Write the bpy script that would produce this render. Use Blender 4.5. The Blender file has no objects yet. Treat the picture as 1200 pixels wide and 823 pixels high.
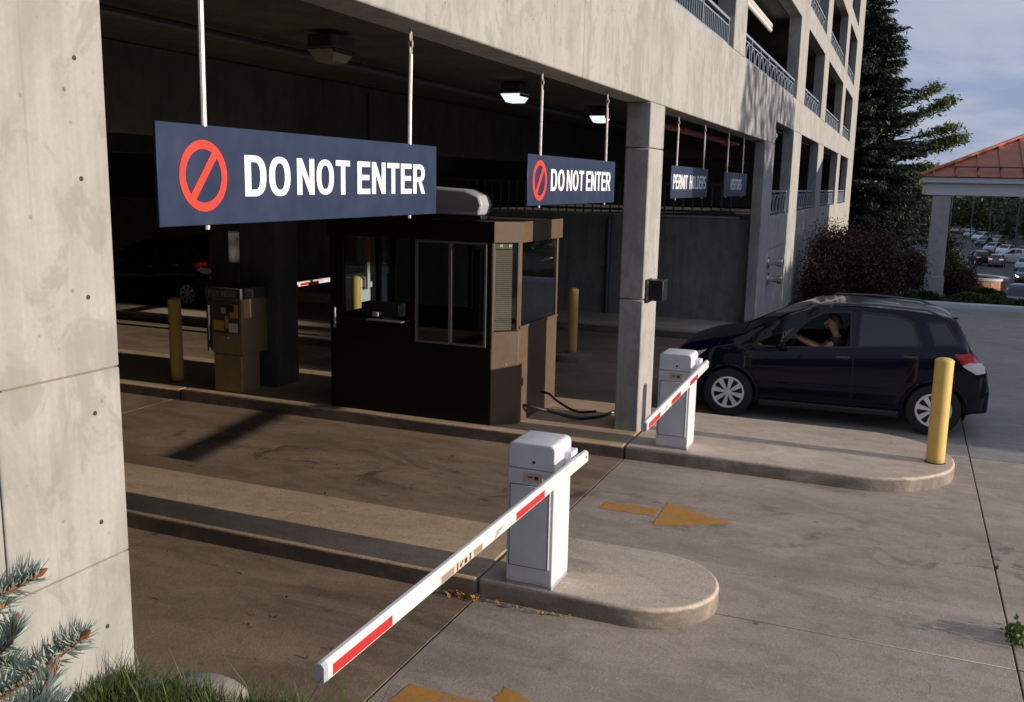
import bpy, bmesh, math, random
import numpy as np
from mathutils import Vector, Matrix
R = math.radians
random.seed(7)
rng = np.random.default_rng(7)
scene = bpy.context.scene
col = scene.collection

# ------------------------------------------------------------------ camera
cam_d = bpy.data.cameras.new('camera')
cam = bpy.data.objects.new('camera', cam_d)
col.objects.link(cam)
right = Vector((0.38217431, -0.92386623, 0.02034674))
up = Vector((0.15480067, 0.0857121, 0.9842206))
fwd = Vector((0.91103213, 0.37299414, -0.17577208))
m = Matrix((right, up, -fwd)).transposed().to_4x4()
m.translation = (0, 0, 3.0)
cam.matrix_world = m
cam_d.sensor_width = 36
cam_d.lens = 33.306
cam_d.clip_start = 0.05
cam_d.clip_end = 3000
scene.camera = cam

# ------------------------------------------------------------------ light
SUN_EL = R(10.8)
world = bpy.data.worlds.new('World')
scene.world = world
world.use_nodes = True
wn, wl = world.node_tree.nodes, world.node_tree.links
wn.clear()
sky = wn.new('ShaderNodeTexSky')
sky.sky_type = 'NISHITA'
sky.sun_disc = False
sky.sun_elevation = SUN_EL
sky.sun_rotation = R(180)
sky.air_density = 1.0
sky.dust_density = 1.0
tc = wn.new('ShaderNodeTexCoord')
sep = wn.new('ShaderNodeSeparateXYZ')
wl.new(tc.outputs['Generated'], sep.inputs[0])
def wmath(op, a, b=None):
    n = wn.new('ShaderNodeMath'); n.operation = op
    for i, v in enumerate((a, b)):
        if v is None: continue
        if isinstance(v, (int, float)): n.inputs[i].default_value = v
        else: wl.new(v, n.inputs[i])
    return n.outputs[0]
zc = wmath('ADD', wmath('MAXIMUM', sep.outputs[2], 0.0), 0.10)
cmb = wn.new('ShaderNodeCombineXYZ')
wl.new(wmath('DIVIDE', sep.outputs[0], zc), cmb.inputs[0])
wl.new(wmath('DIVIDE', sep.outputs[1], zc), cmb.inputs[1])
nz = wn.new('ShaderNodeTexNoise')
nz.inputs['Scale'].default_value = 0.9
nz.inputs['Detail'].default_value = 7
nz.inputs['Roughness'].default_value = 0.55
nz.inputs['Distortion'].default_value = 0.4
wl.new(cmb.outputs[0], nz.inputs['Vector'])
rp = wn.new('ShaderNodeValToRGB')
rp.color_ramp.elements[0].position = 0.40
rp.color_ramp.elements[0].color = (0, 0, 0, 1)
rp.color_ramp.elements[1].position = 0.66
rp.color_ramp.elements[1].color = (1, 1, 1, 1)
wl.new(nz.outputs['Fac'], rp.inputs[0])
base = wn.new('ShaderNodeMix'); base.data_type = 'RGBA'
base.inputs[0].default_value = 0.90
wl.new(sky.outputs[0], base.inputs[6])
base.inputs[7].default_value = (2.95, 3.7, 5.7, 1)       # thin grey blue cloud veil
cl = wn.new('ShaderNodeMix'); cl.data_type = 'RGBA'
wl.new(wmath('MULTIPLY', rp.outputs[0], 0.6), cl.inputs[0])
wl.new(base.outputs[2], cl.inputs[6])
cl.inputs[7].default_value = (6.2, 6.3, 6.9, 1)
bg = wn.new('ShaderNodeBackground')
bg.inputs['Strength'].default_value = 0.088
wl.new(cl.outputs[2], bg.inputs[0])
wo = wn.new('ShaderNodeOutputWorld')
wl.new(bg.outputs[0], wo.inputs[0])

sun_d = bpy.data.lights.new('sun', 'SUN')
sun_d.energy = 4.25
sun_d.angle = R(0.53)
sun_d.color = (1.0, 0.88, 0.745)
sun = bpy.data.objects.new('sun', sun_d)
col.objects.link(sun)
sd = Vector((0.004, math.cos(SUN_EL), -math.sin(SUN_EL)))
sun.rotation_euler = sd.to_track_quat('-Z', 'Y').to_euler()
sun.location = (0, -40, 20)

scene.view_settings.view_transform = 'Standard'
scene.view_settings.look = 'None'
scene.view_settings.exposure = 0.18
scene.view_settings.gamma = 1.0
scene.view_settings.use_curve_mapping = False
scene.cycles.max_bounces = 8
scene.cycles.transparent_max_bounces = 16
scene.cycles.use_denoising = True

# ------------------------------------------------------------------ materials
class N:
    def __init__(s, name):
        s.m = bpy.data.materials.new(name); s.m.use_nodes = True
        s.n = s.m.node_tree.nodes; s.l = s.m.node_tree.links
        s.b = s.n['Principled BSDF']; s.out = s.n['Material Output']
        s.tc = s.n.new('ShaderNodeTexCoord').outputs['Object']
    def mapping(s, scale=(1, 1, 1), loc=(0, 0, 0)):
        mp = s.n.new('ShaderNodeMapping'); mp.inputs['Scale'].default_value = scale
        mp.inputs['Location'].default_value = loc
        s.l.new(s.tc, mp.inputs[0]); return mp.outputs[0]
    def noise(s, scale, detail=6, rough=.6, vec=None, dist=0):
        n = s.n.new('ShaderNodeTexNoise'); n.inputs['Scale'].default_value = scale
        n.inputs['Detail'].default_value = detail; n.inputs['Roughness'].default_value = rough
        n.inputs['Distortion'].default_value = dist
        s.l.new(vec if vec is not None else s.tc, n.inputs['Vector']); return n.outputs['Fac']
    def voro(s, scale, vec=None):
        n = s.n.new('ShaderNodeTexVoronoi'); n.inputs['Scale'].default_value = scale
        s.l.new(vec if vec is not None else s.tc, n.inputs['Vector']); return n.outputs['Distance']
    def ramp(s, fac, a, b, ca=0.0, cb=1.0):
        n = s.n.new('ShaderNodeMapRange'); n.clamp = True
        n.inputs[1].default_value = a; n.inputs[2].default_value = b
        n.inputs[3].default_value = ca; n.inputs[4].default_value = cb
        s.l.new(fac, n.inputs[0]); return n.outputs[0]
    def math(s, op, a, b=0.0):
        n = s.n.new('ShaderNodeMath'); n.operation = op
        for i, v in enumerate((a, b)):
            if isinstance(v, (int, float)): n.inputs[i].default_value = v
            else: s.l.new(v, n.inputs[i])
        return n.outputs[0]
    def mix(s, fac, a, b, mode='MIX'):
        n = s.n.new('ShaderNodeMix'); n.data_type = 'RGBA'; n.blend_type = mode
        for i, v in ((0, fac), (6, a), (7, b)):
            if isinstance(v, (int, float)): n.inputs[i].default_value = v
            elif isinstance(v, tuple): n.inputs[i].default_value = (*v[:3], 1)
            else: s.l.new(v, n.inputs[i])
        return n.outputs[2]
    def bump(s, h, strength=.3, dist=.01, normal=None):
        n = s.n.new('ShaderNodeBump'); n.inputs['Strength'].default_value = strength
        n.inputs['Distance'].default_value = dist
        s.l.new(h, n.inputs['Height'])
        if normal is not None: s.l.new(normal, n.inputs['Normal'])
        s.l.new(n.outputs[0], s.b.inputs['Normal']); return n.outputs[0]
    def set(s, base=None, rough=None, metal=None, **k):
        for key, v in (('Base Color', base), ('Roughness', rough), ('Metallic', metal)):
            if v is None: continue
            if isinstance(v, tuple): s.b.inputs[key].default_value = (*v[:3], 1)
            elif isinstance(v, (int, float)): s.b.inputs[key].default_value = v
            else: s.l.new(v, s.b.inputs[key])
        for kk, v in k.items():
            s.b.inputs[kk].default_value = v
        return s.m

def plain(name, c, rough=.5, metal=0., var=.12, scale=14, bump=0., **k):
    t = N(name)
    f = t.noise(scale, 5, .6)
    dark = tuple(x * (1 - var) for x in c); light = tuple(min(1, x * (1 + var)) for x in c)
    t.set(t.mix(t.ramp(f, .3, .7), dark, light), t.ramp(f, .3, .7, max(.04, rough - .06), min(1, rough + .08)), metal, **k)
    if bump: t.bump(f, bump, .004)
    return t.m

def concrete(name, c1, c2, streak=.5, pits=True, stain=(.30, .27, .23)):
    t = N(name)
    v = t.mapping((5, 5, .35))
    st = t.noise(1.7, 8, .62, v, .3)
    bl = t.noise(1.3, 7, .62)
    fine = t.noise(46, 5, .7)
    c = t.mix(t.ramp(bl, .32, .68), c1, c2)
    c = t.mix(t.math('MULTIPLY', t.ramp(st, .50, .72), streak), c, stain)
    blot = t.noise(2.3, 7, .62, t.mapping((1, 1, .45), (4, 2, 9)), .6)
    c = t.mix(t.math('MULTIPLY', t.ramp(blot, .48, .60), .50), c, tuple(x * .66 for x in c1))
    blot2 = t.noise(5.2, 7, .66, t.mapping((1, 1, .7), (1, 7, 3)), .8)
    c = t.mix(t.math('MULTIPLY', t.ramp(blot2, .52, .60), .50), c, tuple(x * .68 for x in c1))
    brd = t.noise(1, 2, .5, t.mapping((34, 34, .05), (2, 5, 0)))
    c = t.mix(t.math('MULTIPLY', t.ramp(brd, .40, .60), .14), c, tuple(x * .70 for x in c1))
    run = t.noise(1, 4, .6, t.mapping((16, 16, .22), (8, 1, 4)), .15)
    c = t.mix(t.math('MULTIPLY', t.ramp(run, .64, .72), .38), c, (.26, .20, .13))
    c = t.mix(t.math('MULTIPLY', t.ramp(fine, .35, .65), .22), c, tuple(x * .66 for x in c1))
    h = fine
    if pits:
        pv = t.voro(14., t.mapping((1, 1, 1.0), (.3, .7, .1)))
        pit = t.ramp(pv, .05, .15, 1, 0)
        gate = t.ramp(t.noise(6.0, 2), .52, .60)
        pit = t.math('MULTIPLY', pit, gate)
        c = t.mix(t.math('MULTIPLY', pit, .75), c, (.06, .05, .045))
        h = t.math('SUBTRACT', t.math('MULTIPLY', fine, .4), pit)
    t.bump(t.math('ADD', h, t.math('MULTIPLY', blot2, .8)), .45, .008)
    return t.set(c, .88)

def slabmat(name, c1, c2, dark, tr=.5, scuff_shade=0.):
    t = N(name)
    g = t.n.new('ShaderNodeNewGeometry').outputs['Position']
    def mp(sc, lo=(0, 0, 0)):
        q = t.n.new('ShaderNodeMapping'); q.inputs['Scale'].default_value = sc; q.inputs['Location'].default_value = lo
        t.l.new(g, q.inputs[0]); return q.outputs[0]
    big = t.noise(.55, 6, .6, mp((1, .7, 1)), .5)
    track = t.noise(1.25, 8, .68, mp((1.3, .42, 1), (3, 0, 0)), 1.1)
    fine = t.noise(60, 4, .7, g)
    mid = t.noise(7, 6, .68, mp((1, .6, 1)), .6)
    c = t.mix(t.ramp(big, .33, .67), c1, c2)
    c = t.mix(t.math('MULTIPLY', t.ramp(track, .46, .68), tr), c, dark)
    c = t.mix(t.math('MULTIPLY', t.ramp(mid, .46, .70), .55), c, tuple(x * .58 for x in c1))
    c = t.mix(t.math('MULTIPLY', t.ramp(fine, .42, .60), .42), c, tuple(x * .52 for x in c1))
    agg = t.noise(26, 5, .8, g)
    c = t.mix(t.math('MULTIPLY', t.ramp(agg, .54, .68), .38), c, tuple(min(1, x * 1.3) for x in c2))
    sx0 = t.n.new('ShaderNodeSeparateXYZ'); t.l.new(g, sx0.inputs[0])
    wob = t.math('MULTIPLY', t.noise(.35, 3, .5, g), .9)
    tyre = 0.0
    for xc in (3.55, 5.05, 7.55, 9.05, 12.9, 14.3):
        d_ = t.math('ABSOLUTE', t.math('SUBTRACT', t.math('ADD', sx0.outputs[0], wob), xc + .45))
        tyre = t.math('MAXIMUM', t.ramp(d_, .08, .34, 1, 0), tyre)
    tyre = t.math('MULTIPLY', tyre, t.ramp(t.noise(3.2, 7, .72, mp((1.6, .35, 1), (1, 5, 0)), .8), .36, .62))
    if not scuff_shade: c = t.mix(t.math('MULTIPLY', tyre, .42), c, dark)
    drip = t.noise(2.2, 6, .7, mp((1, .8, 1), (2, 8, 1)), .9)
    lane = t.ramp(t.math('ABSOLUTE', t.math('SUBTRACT', sx0.outputs[0], 8.4)), .2, .75, 1, 0)
    if not scuff_shade: c = t.mix(t.math('MULTIPLY', t.math('MULTIPLY', t.ramp(drip, .54, .64), lane), .7), c, tuple(x * .35 for x in dark))
    sp = t.voro(2.6, mp((1, 1, 1), (.4, .2, 0)))
    spot = t.math('MULTIPLY', t.ramp(sp, .03, .085, 1, 0), t.ramp(t.noise(.8, 3, .5, g), .5, .6))
    c = t.mix(t.math('MULTIPLY', spot, .8), c, tuple(x * .25 for x in dark))
    oil = t.noise(.9, 8, .7, mp((1, .55, 1), (11, 3, 0)), 1.4)
    c = t.mix(t.math('MULTIPLY', t.ramp(oil, .60, .74), .55), c, tuple(x * .45 for x in dark))
    pale = t.noise(1.7, 7, .66, mp((1, .5, 1), (5, 9, 0)), 1.0)
    c = t.mix(t.math('MULTIPLY', t.ramp(pale, .54, .72), .30), c, tuple(min(1, x * 1.35) for x in c2))
    cr = t.n.new('ShaderNodeTexVoronoi'); cr.feature = 'DISTANCE_TO_EDGE'; cr.inputs['Scale'].default_value = .33
    wv = t.n.new('ShaderNodeVectorMath'); wv.operation = 'ADD'
    nv = t.n.new('ShaderNodeTexNoise'); nv.inputs['Scale'].default_value = 2.2; nv.inputs['Detail'].default_value = 6
    t.l.new(g, nv.inputs['Vector']); t.l.new(nv.outputs['Color'], wv.inputs[0]); t.l.new(g, wv.inputs[1]); t.l.new(wv.outputs[0], cr.inputs['Vector'])
    if scuff_shade:      # shade of the kerb faces painted in, along with tyre scuffs
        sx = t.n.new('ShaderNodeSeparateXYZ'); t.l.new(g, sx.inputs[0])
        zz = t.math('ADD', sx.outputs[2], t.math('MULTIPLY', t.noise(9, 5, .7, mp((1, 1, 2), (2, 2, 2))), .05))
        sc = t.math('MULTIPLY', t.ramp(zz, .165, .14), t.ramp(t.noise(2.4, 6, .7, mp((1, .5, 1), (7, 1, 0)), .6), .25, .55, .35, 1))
        c = t.mix(t.math('MULTIPLY', sc, scuff_shade), c, (.075, .066, .058))
    crk = t.math('MULTIPLY', t.ramp(cr.outputs['Distance'], .0015, .0045, 1, 0), t.ramp(t.noise(.5, 3, .5, g), .50, .56))
    c = t.mix(t.math('MULTIPLY', crk, .32), c, tuple(x * .4 for x in dark))
    h = t.math('ADD', t.math('MULTIPLY', fine, .6), t.math('MULTIPLY', mid, .5))
    t.bump(t.math('ADD', h, agg), .45, .006)
    return t.set(c, t.ramp(track, .3, .7, .85, .6))

M = {}
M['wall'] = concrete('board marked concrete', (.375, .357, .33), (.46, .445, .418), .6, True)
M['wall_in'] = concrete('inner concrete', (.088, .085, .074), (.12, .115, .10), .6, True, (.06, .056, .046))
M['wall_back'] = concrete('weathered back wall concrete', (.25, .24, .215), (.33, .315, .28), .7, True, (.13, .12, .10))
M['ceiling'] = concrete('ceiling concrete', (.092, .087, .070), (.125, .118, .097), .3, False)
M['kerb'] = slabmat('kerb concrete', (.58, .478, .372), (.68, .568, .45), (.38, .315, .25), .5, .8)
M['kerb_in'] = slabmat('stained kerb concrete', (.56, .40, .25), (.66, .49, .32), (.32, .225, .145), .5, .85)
M['slab_out'] = slabmat('drive concrete', (.40, .33, .268), (.50, .42, .345), (.255, .20, .155), .65)
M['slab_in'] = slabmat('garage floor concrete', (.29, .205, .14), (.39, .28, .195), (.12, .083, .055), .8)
M['slab_far'] = slabmat('worn drive concrete', (.28, .262, .245), (.36, .34, .32), (.18, .17, .16), .5)
M['filler'] = plain('dark joint filler', (.03, .027, .024), .9)
M['soil'] = plain('soil', (.10, .075, .05), .95, 0, .4, 9, .6)
M['asphalt'] = plain('asphalt', (.05, .05, .053), .85, 0, .3, 8, .3)
M['white_dirty'] = plain('white arm lacquer', (.72, .72, .72), .35, 0, .06, 20)
M['grey_cap'] = plain('grey plastic', (.40, .42, .45), .45, 0, .06)
M['red'] = plain('red reflective tape', (.56, .028, .026), .35, 0, .1, 30)
M['sign_blue'] = plain('navy sign panel', (.024, .037, .078), .42, 0, .10, 5)
M['sign_red'] = plain('sign red', (.85, .055, .035), .45, 0, .04)
M['sign_white'] = plain('sign white', (.85, .85, .86), .45, 0, .03)
M['rod'] = plain('rod steel', (.62, .57, .54), .4, .35, .15, 30)
M['steel'] = plain('dark steel', (.12, .12, .12), .5, .6, .2)
M['chrome'] = plain('chrome', (.75, .74, .72), .18, 1., .05)
def worn_paint(name, c, rough, chip, grime_h=0., amount=.6, lo=.64):
    t = N(name)
    a = t.noise(5, 4, .6); b = t.noise(34, 6, .75, t.mapping((1, 1, .6))); d_ = t.noise(2.6, 6, .7, t.mapping((1, 1, .35)), .4)
    col_ = t.mix(t.ramp(a, .3, .7), tuple(x * .9 for x in c), tuple(min(1, x * 1.06) for x in c))
    col_ = t.mix(t.math('MULTIPLY', t.ramp(d_, .52, .72), .22), col_, tuple(x * .62 for x in c))
    col_ = t.mix(t.math('MULTIPLY', t.ramp(b, lo, lo + .05), amount), col_, chip)
    if grime_h:
        sx = t.n.new('ShaderNodeSeparateXYZ'); t.l.new(t.tc, sx.inputs[0])
        zz = t.math('ADD', sx.outputs[2], t.math('MULTIPLY', t.noise(9, 5, .7), grime_h * .8))
        col_ = t.mix(t.math('MULTIPLY', t.ramp(zz, grime_h * 1.4, grime_h * .4), .55), col_, (.16, .13, .10))
    t.set(col_, t.ramp(b, .4, .7, rough, min(1, rough + .2)))
    t.bump(b, .08, .002)
    return t.m
M['white'] = worn_paint('white enamel', (.72, .735, .76), .32, (.45, .40, .34), .06, .35, .70)
M['yellow'] = worn_paint('yellow paint', (.72, .50, .13), .42, (.25, .15, .06), .07, .7, .66)
M['joint'] = plain('brown stained joint', (.24, .18, .11), .9, 0, .3)
M['booth'] = plain('brown booth panel', (.122, .076, .047), .5, 0, .10, 9)
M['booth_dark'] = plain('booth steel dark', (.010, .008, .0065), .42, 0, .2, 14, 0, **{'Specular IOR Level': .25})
M['alu'] = plain('aluminium frame', (.33, .32, .31), .4, .6, .08)
M['blind'] = plain('blind slat', (.21, .175, .135), .6, 0, .06)
M['black'] = plain('black plastic', (.015, .015, .016), .4, 0, .2)
M['rubber'] = plain('tyre rubber', (.018, .018, .019), .8, 0, .25, 30, .3)
M['rail'] = plain('blue grey rail paint', (.27, .31, .36), .42, .1, .1)
M['tube'] = plain('white tube', (.82, .83, .80), .4, 0, .03)
M['pay'] = plain('tan steel', (.34, .24, .12), .5, .1, .12, 10)
M['pay_dark'] = plain('pay station dark', (.055, .055, .05), .5, 0, .2)
M['paper'] = plain('white paper', (.75, .73, .72), .7, 0, .05)
M['amber'] = plain('amber label', (.6, .36, .06), .6, 0, .1)
M['pink'] = plain('pink sticker', (.7, .42, .38), .6, 0, .1)
M['tan_sticker'] = plain('tan warning sticker', (.62, .50, .38), .6, 0, .08)
M['ink'] = plain('black ink', (.05, .035, .03), .6, 0, .1)
M['pipe_red'] = plain('red pipe paint', (.50, .14, .11), .5, 0, .15)
M['copper'] = plain('copper sheet', (.38, .13, .068), .46, .4, .25, 3)
M['copper_dark'] = plain('dark copper', (.13, .055, .035), .5, .4, .2)
M['fascia'] = plain('pale blue grey paint', (.56, .60, .64), .5, 0, .05)
M['pillar'] = plain('pale render', (.36, .37, .38), .8, 0, .12, 6, .2)
M['leaf_litter'] = plain('dry leaves', (.34, .17, .07), .8, 0, .5, 40)
M['rock'] = concrete('boulder stone', (.30, .27, .23), (.38, .345, .30), .3, True)
M['salmon'] = plain('salmon stone', (.50, .27, .17), .85, 0, .25, 12, .4)
M['bark'] = plain('bark', (.085, .06, .042), .9, 0, .4, 12, .8)
M['twig'] = plain('orange brown twig', (.26, .075, .025), .8, 0, .4, 60)
M['skin'] = plain('skin', (.48, .26, .18), .55, 0, .08)
M['shirt'] = plain('dark shirt', (.022, .024, .03), .85, 0, .3)
M['hair'] = plain('brown hair', (.05, .028, .016), .6, 0, .3, 60)
M['seat'] = plain('dark seat cloth', (.020, .020, .022), .9, 0, .2, 60)
M['rim'] = plain('silver wheel cover', (.80, .79, .78), .3, .2, .05)
M['arrow'] = None

def paint(name, c, rough=.25, metal=.25):
    t = N(name)
    f = t.noise(40, 2)
    t.set(t.mix(f, tuple(x * .94 for x in c), tuple(min(1, x * 1.06) for x in c)), rough, metal)
    t.b.inputs['Specular IOR Level'].default_value = .12
    t.b.inputs['Coat Weight'].default_value = .42
    t.b.inputs['Coat Roughness'].default_value = .02
    return t.m
M['navy'] = paint('navy car paint', (.0015, .0028, .014), .22, 0.)
M['car_black'] = paint('black car paint', (.004, .004, .005), .3)

def glass(name, tint=(.8, .85, .85), refl=.12, dark=None):
    t = N(name); t.n.remove(t.b)
    tr = t.n.new('ShaderNodeBsdfTransparent'); tr.inputs[0].default_value = (*tint, 1)
    gl = t.n.new('ShaderNodeBsdfGlossy'); gl.inputs['Roughness'].default_value = .02
    lw = t.n.new('ShaderNodeLayerWeight')
    fr5 = t.math('ADD', t.math('MULTIPLY', t.math('POWER', lw.outputs['Facing'], 5.0), .9), .04)
    mx = t.n.new('ShaderNodeMixShader')
    f = t.math('ADD', fr5, refl * .15)
    t.l.new(f, mx.inputs[0]); t.l.new(tr.outputs[0], mx.inputs[1]); t.l.new(gl.outputs[0], mx.inputs[2])
    t.l.new(mx.outputs[0], t.out.inputs[0]); return t.m
M['glass'] = glass('booth glass', (.85, .875, .86))
M['car_glass'] = glass('tinted car glass', (.06, .075, .09), .30)
M['lens_red'] = plain('red lens', (.55, .01, .015), .15, 0, .1)
M['lens_clear'] = plain('clear lens', (.72, .70, .68), .12, 0, .1, 60)

def emit(name, c, s):
    t = N(name)
    t.b.inputs['Base Color'].default_value = (.8, .85, .8, 1)
    t.b.inputs['Emission Color'].default_value = (*c, 1)
    t.b.inputs['Emission Strength'].default_value = s
    return t.m
M['lamp_on'] = emit('lit lamp lens', (.82, 1.0, .92), .95)
M['lamp_off'] = plain('unlit lamp lens', (.30, .31, .28), .3)
M['head_on'] = emit('lit headlamp', (1, .95, .85), 4.0)
M['tail_on'] = emit('lit tail lamp', (1, .06, .04), .8)

def arrowmat():
    t = N('worn yellow road paint')
    g = t.n.new('ShaderNodeNewGeometry').outputs['Position']
    a = t.noise(26, 6, .75, g); b = t.noise(3.2, 5, .6, g)
    w = t.math('ADD', t.ramp(a, .49, .62, 0, .85), t.ramp(b, .48, .70, 0, .5))
    c = t.mix(t.ramp(b, .35, .65), (.50, .215, .014), (.64, .30, .022))
    t.set(t.mix(w, c, (.26, .22, .17)), .8)
    t.bump(a, .25, .003)
    return t.m
M['arrow'] = arrowmat()

def foliage(name, c1, c2, rough=.6, trans=.0):
    t = N(name)
    g = t.n.new('ShaderNodeNewGeometry')
    rnd = g.outputs['Random Per Island']
    big = t.noise(.9, 3)
    f = t.math('ADD', t.math('MULTIPLY', rnd, .7), t.math('MULTIPLY', big, .4))
    t.set(t.mix(t.ramp(f, .1, 1.0), c1, c2), rough)
    if trans:
        tl = t.n.new('ShaderNodeBsdfTranslucent')
        tl.inputs[0].default_value = (*c2, 1)
        mx = t.n.new('ShaderNodeMixShader'); mx.inputs[0].default_value = trans
        t.l.new(t.b.outputs[0], mx.inputs[1]); t.l.new(tl.outputs[0], mx.inputs[2])
        t.l.new(mx.outputs[0], t.out.inputs[0])
    return t.m
M['spruce'] = foliage('dark spruce needles', (.008, .018, .010), (.034, .058, .024))
M['pine'] = foliage('olive pine needles', (.05, .075, .018), (.15, .18, .045), .6, .2)
M['blue_needle'] = foliage('blue spruce needles', (.22, .285, .245), (.48, .55, .48), .5)
M['grass'] = foliage('grass blades', (.030, .060, .012), (.14, .19, .045), .6, .25)
M['plum'] = foliage('purple leaves', (.024, .012, .008), (.082, .030, .018), .55, .1)
M['shrub'] = foliage('dark shrub leaves', (.020, .035, .012), (.085, .10, .030), .6, .15)
M['juniper'] = foliage('juniper', (.016, .040, .012), (.060, .105, .028), .6)
M['leaf'] = foliage('tree leaves', (.020, .045, .014), (.07, .11, .03), .6, .15)
M['weed'] = foliage('weed leaves', (.035, .08, .015), (.10, .17, .035), .6, .2)

# ------------------------------------------------------------------ mesh helpers
class MB:
    def __init__(s): s.v = []; s.f = []; s.mi = []; s.cur = 0
    def add(s, vs, fs):
        o = len(s.v); s.v += [tuple(p) for p in vs]
        for f in fs: s.f.append(tuple(i + o for i in f)); s.mi.append(s.cur)
        return s
    def box(s, x0, x1, y0, y1, z0, z1):
        return s.add([(x0, y0, z0), (x1, y0, z0), (x1, y1, z0), (x0, y1, z0), (x0, y0, z1), (x1, y0, z1), (x1, y1, z1), (x0, y1, z1)],
                     [(0, 3, 2, 1), (4, 5, 6, 7), (0, 1, 5, 4), (1, 2, 6, 5), (2, 3, 7, 6), (3, 0, 4, 7)])
    def prism(s, poly, axis, a, b):
        def mk(p, t):
            return {'x': (t, p[0], p[1]), 'y': (p[0], t, p[1]), 'z': (p[0], p[1], t)}[axis]
        n = len(poly)
        vs = [mk(p, a) for p in poly] + [mk(p, b) for p in poly]
        fs = [tuple(range(n))[::-1], tuple(range(n, 2 * n))] + [(i, (i + 1) % n, n + (i + 1) % n, n + i) for i in range(n)]
        return s.add(vs, fs)
    def tube(s, pts, r, n=10, closed=False, caps=True):
        pts = [Vector(p) for p in pts]; k = len(pts)
        rs = r if isinstance(r, (list, tuple)) else [r] * k
        vs = []; ref = None
        for i, p in enumerate(pts):
            if closed: t = pts[(i + 1) % k] - pts[i - 1]
            else: t = pts[min(i + 1, k - 1)] - pts[max(i - 1, 0)]
            t.normalize()
            if ref is None: ref = t.orthogonal().normalized()
            ref = (ref - t * ref.dot(t)).normalized(); b = t.cross(ref)
            for j in range(n):
                a = 2 * math.pi * j / n
                vs.append(p + (ref * math.cos(a) + b * math.sin(a)) * rs[i])
        fs = []
        for i in range(k if closed else k - 1):
            for j in range(n):
                a, b_ = i * n + j, i * n + (j + 1) % n
                c, d = ((i + 1) % k) * n + (j + 1) % n, ((i + 1) % k) * n + j
                fs.append((a, b_, c, d))
        if not closed and caps: fs += [tuple(range(n))[::-1], tuple(range((k - 1) * n, k * n))]
        return s.add(vs, fs)
    def lathe(s, prof, c=(0, 0, 0), n=24, axis='z'):
        vs = []; fs = []; k = len(prof)
        for i in range(n):
            a = 2 * math.pi * i / n
            for r, h in prof:
                x, y = r * math.cos(a), r * math.sin(a)
                p = {'z': (x, y, h), 'x': (h, x, y), 'y': (x, h, y)}[axis]
                vs.append((p[0] + c[0], p[1] + c[1], p[2] + c[2]))
        for i in range(n):
            for j in range(k - 1):
                a, b = i * k + j, ((i + 1) % n) * k + j
                fs.append((a, b, b + 1, a + 1))
        s.add(vs, fs)
        return s
    def quad(s, *p): return s.add(p, [tuple(range(len(p)))])

def link_obj(name, me, parent=None):
    o = bpy.data.objects.new(name, me); col.objects.link(o)
    if parent is not None: o.parent = parent
    return o

def root_loc(o):
    while o.parent is not None: o = o.parent
    return o.location
def wloc(o):
    p = Vector(o.location)
    while o.parent is not None: o = o.parent; p = p + o.location
    return p

def build(name, mb, mat, parent=None, bevel=0., seg=2, smooth=35, loc=None, weld=True):
    """verts of mb are in world coordinates (unless loc is given: local, placed at loc)"""
    me = bpy.data.meshes.new(name)
    off = wloc(parent) if (parent is not None and loc is None) else Vector((0, 0, 0))
    me.from_pydata([(p[0] - off.x, p[1] - off.y, p[2] - off.z) for p in mb.v], [], mb.f)
    mats = mat if isinstance(mat, (list, tuple)) else [mat]
    for q in mats: me.materials.append(q)
    if len(mats) > 1: me.polygons.foreach_set('material_index', mb.mi)
    bm = bmesh.new(); bm.from_mesh(me)
    if weld: bmesh.ops.remove_doubles(bm, verts=bm.verts, dist=1e-5)
    bmesh.ops.recalc_face_normals(bm, faces=bm.faces)
    bm.to_mesh(me); bm.free()
    if smooth:
        me.polygons.foreach_set('use_smooth', [True] * len(me.polygons))
        me.set_sharp_from_angle(angle=R(smooth))
    me.update()
    o = link_obj(name, me, parent)
    if loc is not None: o.location = loc
    if bevel:
        b = o.modifiers.new('bevel', 'BEVEL'); b.width = bevel; b.segments = seg
        b.limit_method = 'ANGLE'; b.angle_limit = R(40)
    return o

def tag(o, label, cat, group=None):
    o['label'] = label; o['category'] = cat
    if group: o['group'] = group
    return o
def thing(name, label, cat, loc=(0, 0, 0), group=None):
    o = bpy.data.objects.new(name, None); col.objects.link(o); o.location = loc
    o.empty_display_size = .2
    return tag(o, label, cat, group)
def struct(o): o['kind'] = 'structure'; return o
def stuff(o): o['kind'] = 'stuff'; return o
def dup(o, parent=None, loc=None, skip=()):
    c = o.copy(); col.objects.link(c)
    if parent is not None: c.parent = parent
    if loc is not None: c.location = loc
    for ch in list(o.children):
        if ch.name.split('.')[0] in skip: continue
        dup(ch, c)
    return c
def paint_over(o, names, mat):
    for ch in o.children_recursive:
        if ch.name.split('.')[0] in names and ch.type == 'MESH':
            ch.material_slots[0].link = 'OBJECT'; ch.material_slots[0].material = mat

def bx(*a): return MB().box(*a)
def rrect(x0, x1, y0, y1, r, n=5, corners=(1, 1, 1, 1)):
    pts = []
    for i, (cx, cy, a0) in enumerate(((x1 - r, y1 - r, 0), (x0 + r, y1 - r, 90), (x0 + r, y0 + r, 180), (x1 - r, y0 + r, 270))):
        if corners[i]:
            for k in range(n + 1):
                a = R(a0 + 90 * k / n); pts.append((cx + r * math.cos(a), cy + r * math.sin(a)))
        else:
            pts.append(((x1, y1), (x0, y1), (x0, y0), (x1, y0))[i])
    return pts

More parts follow.
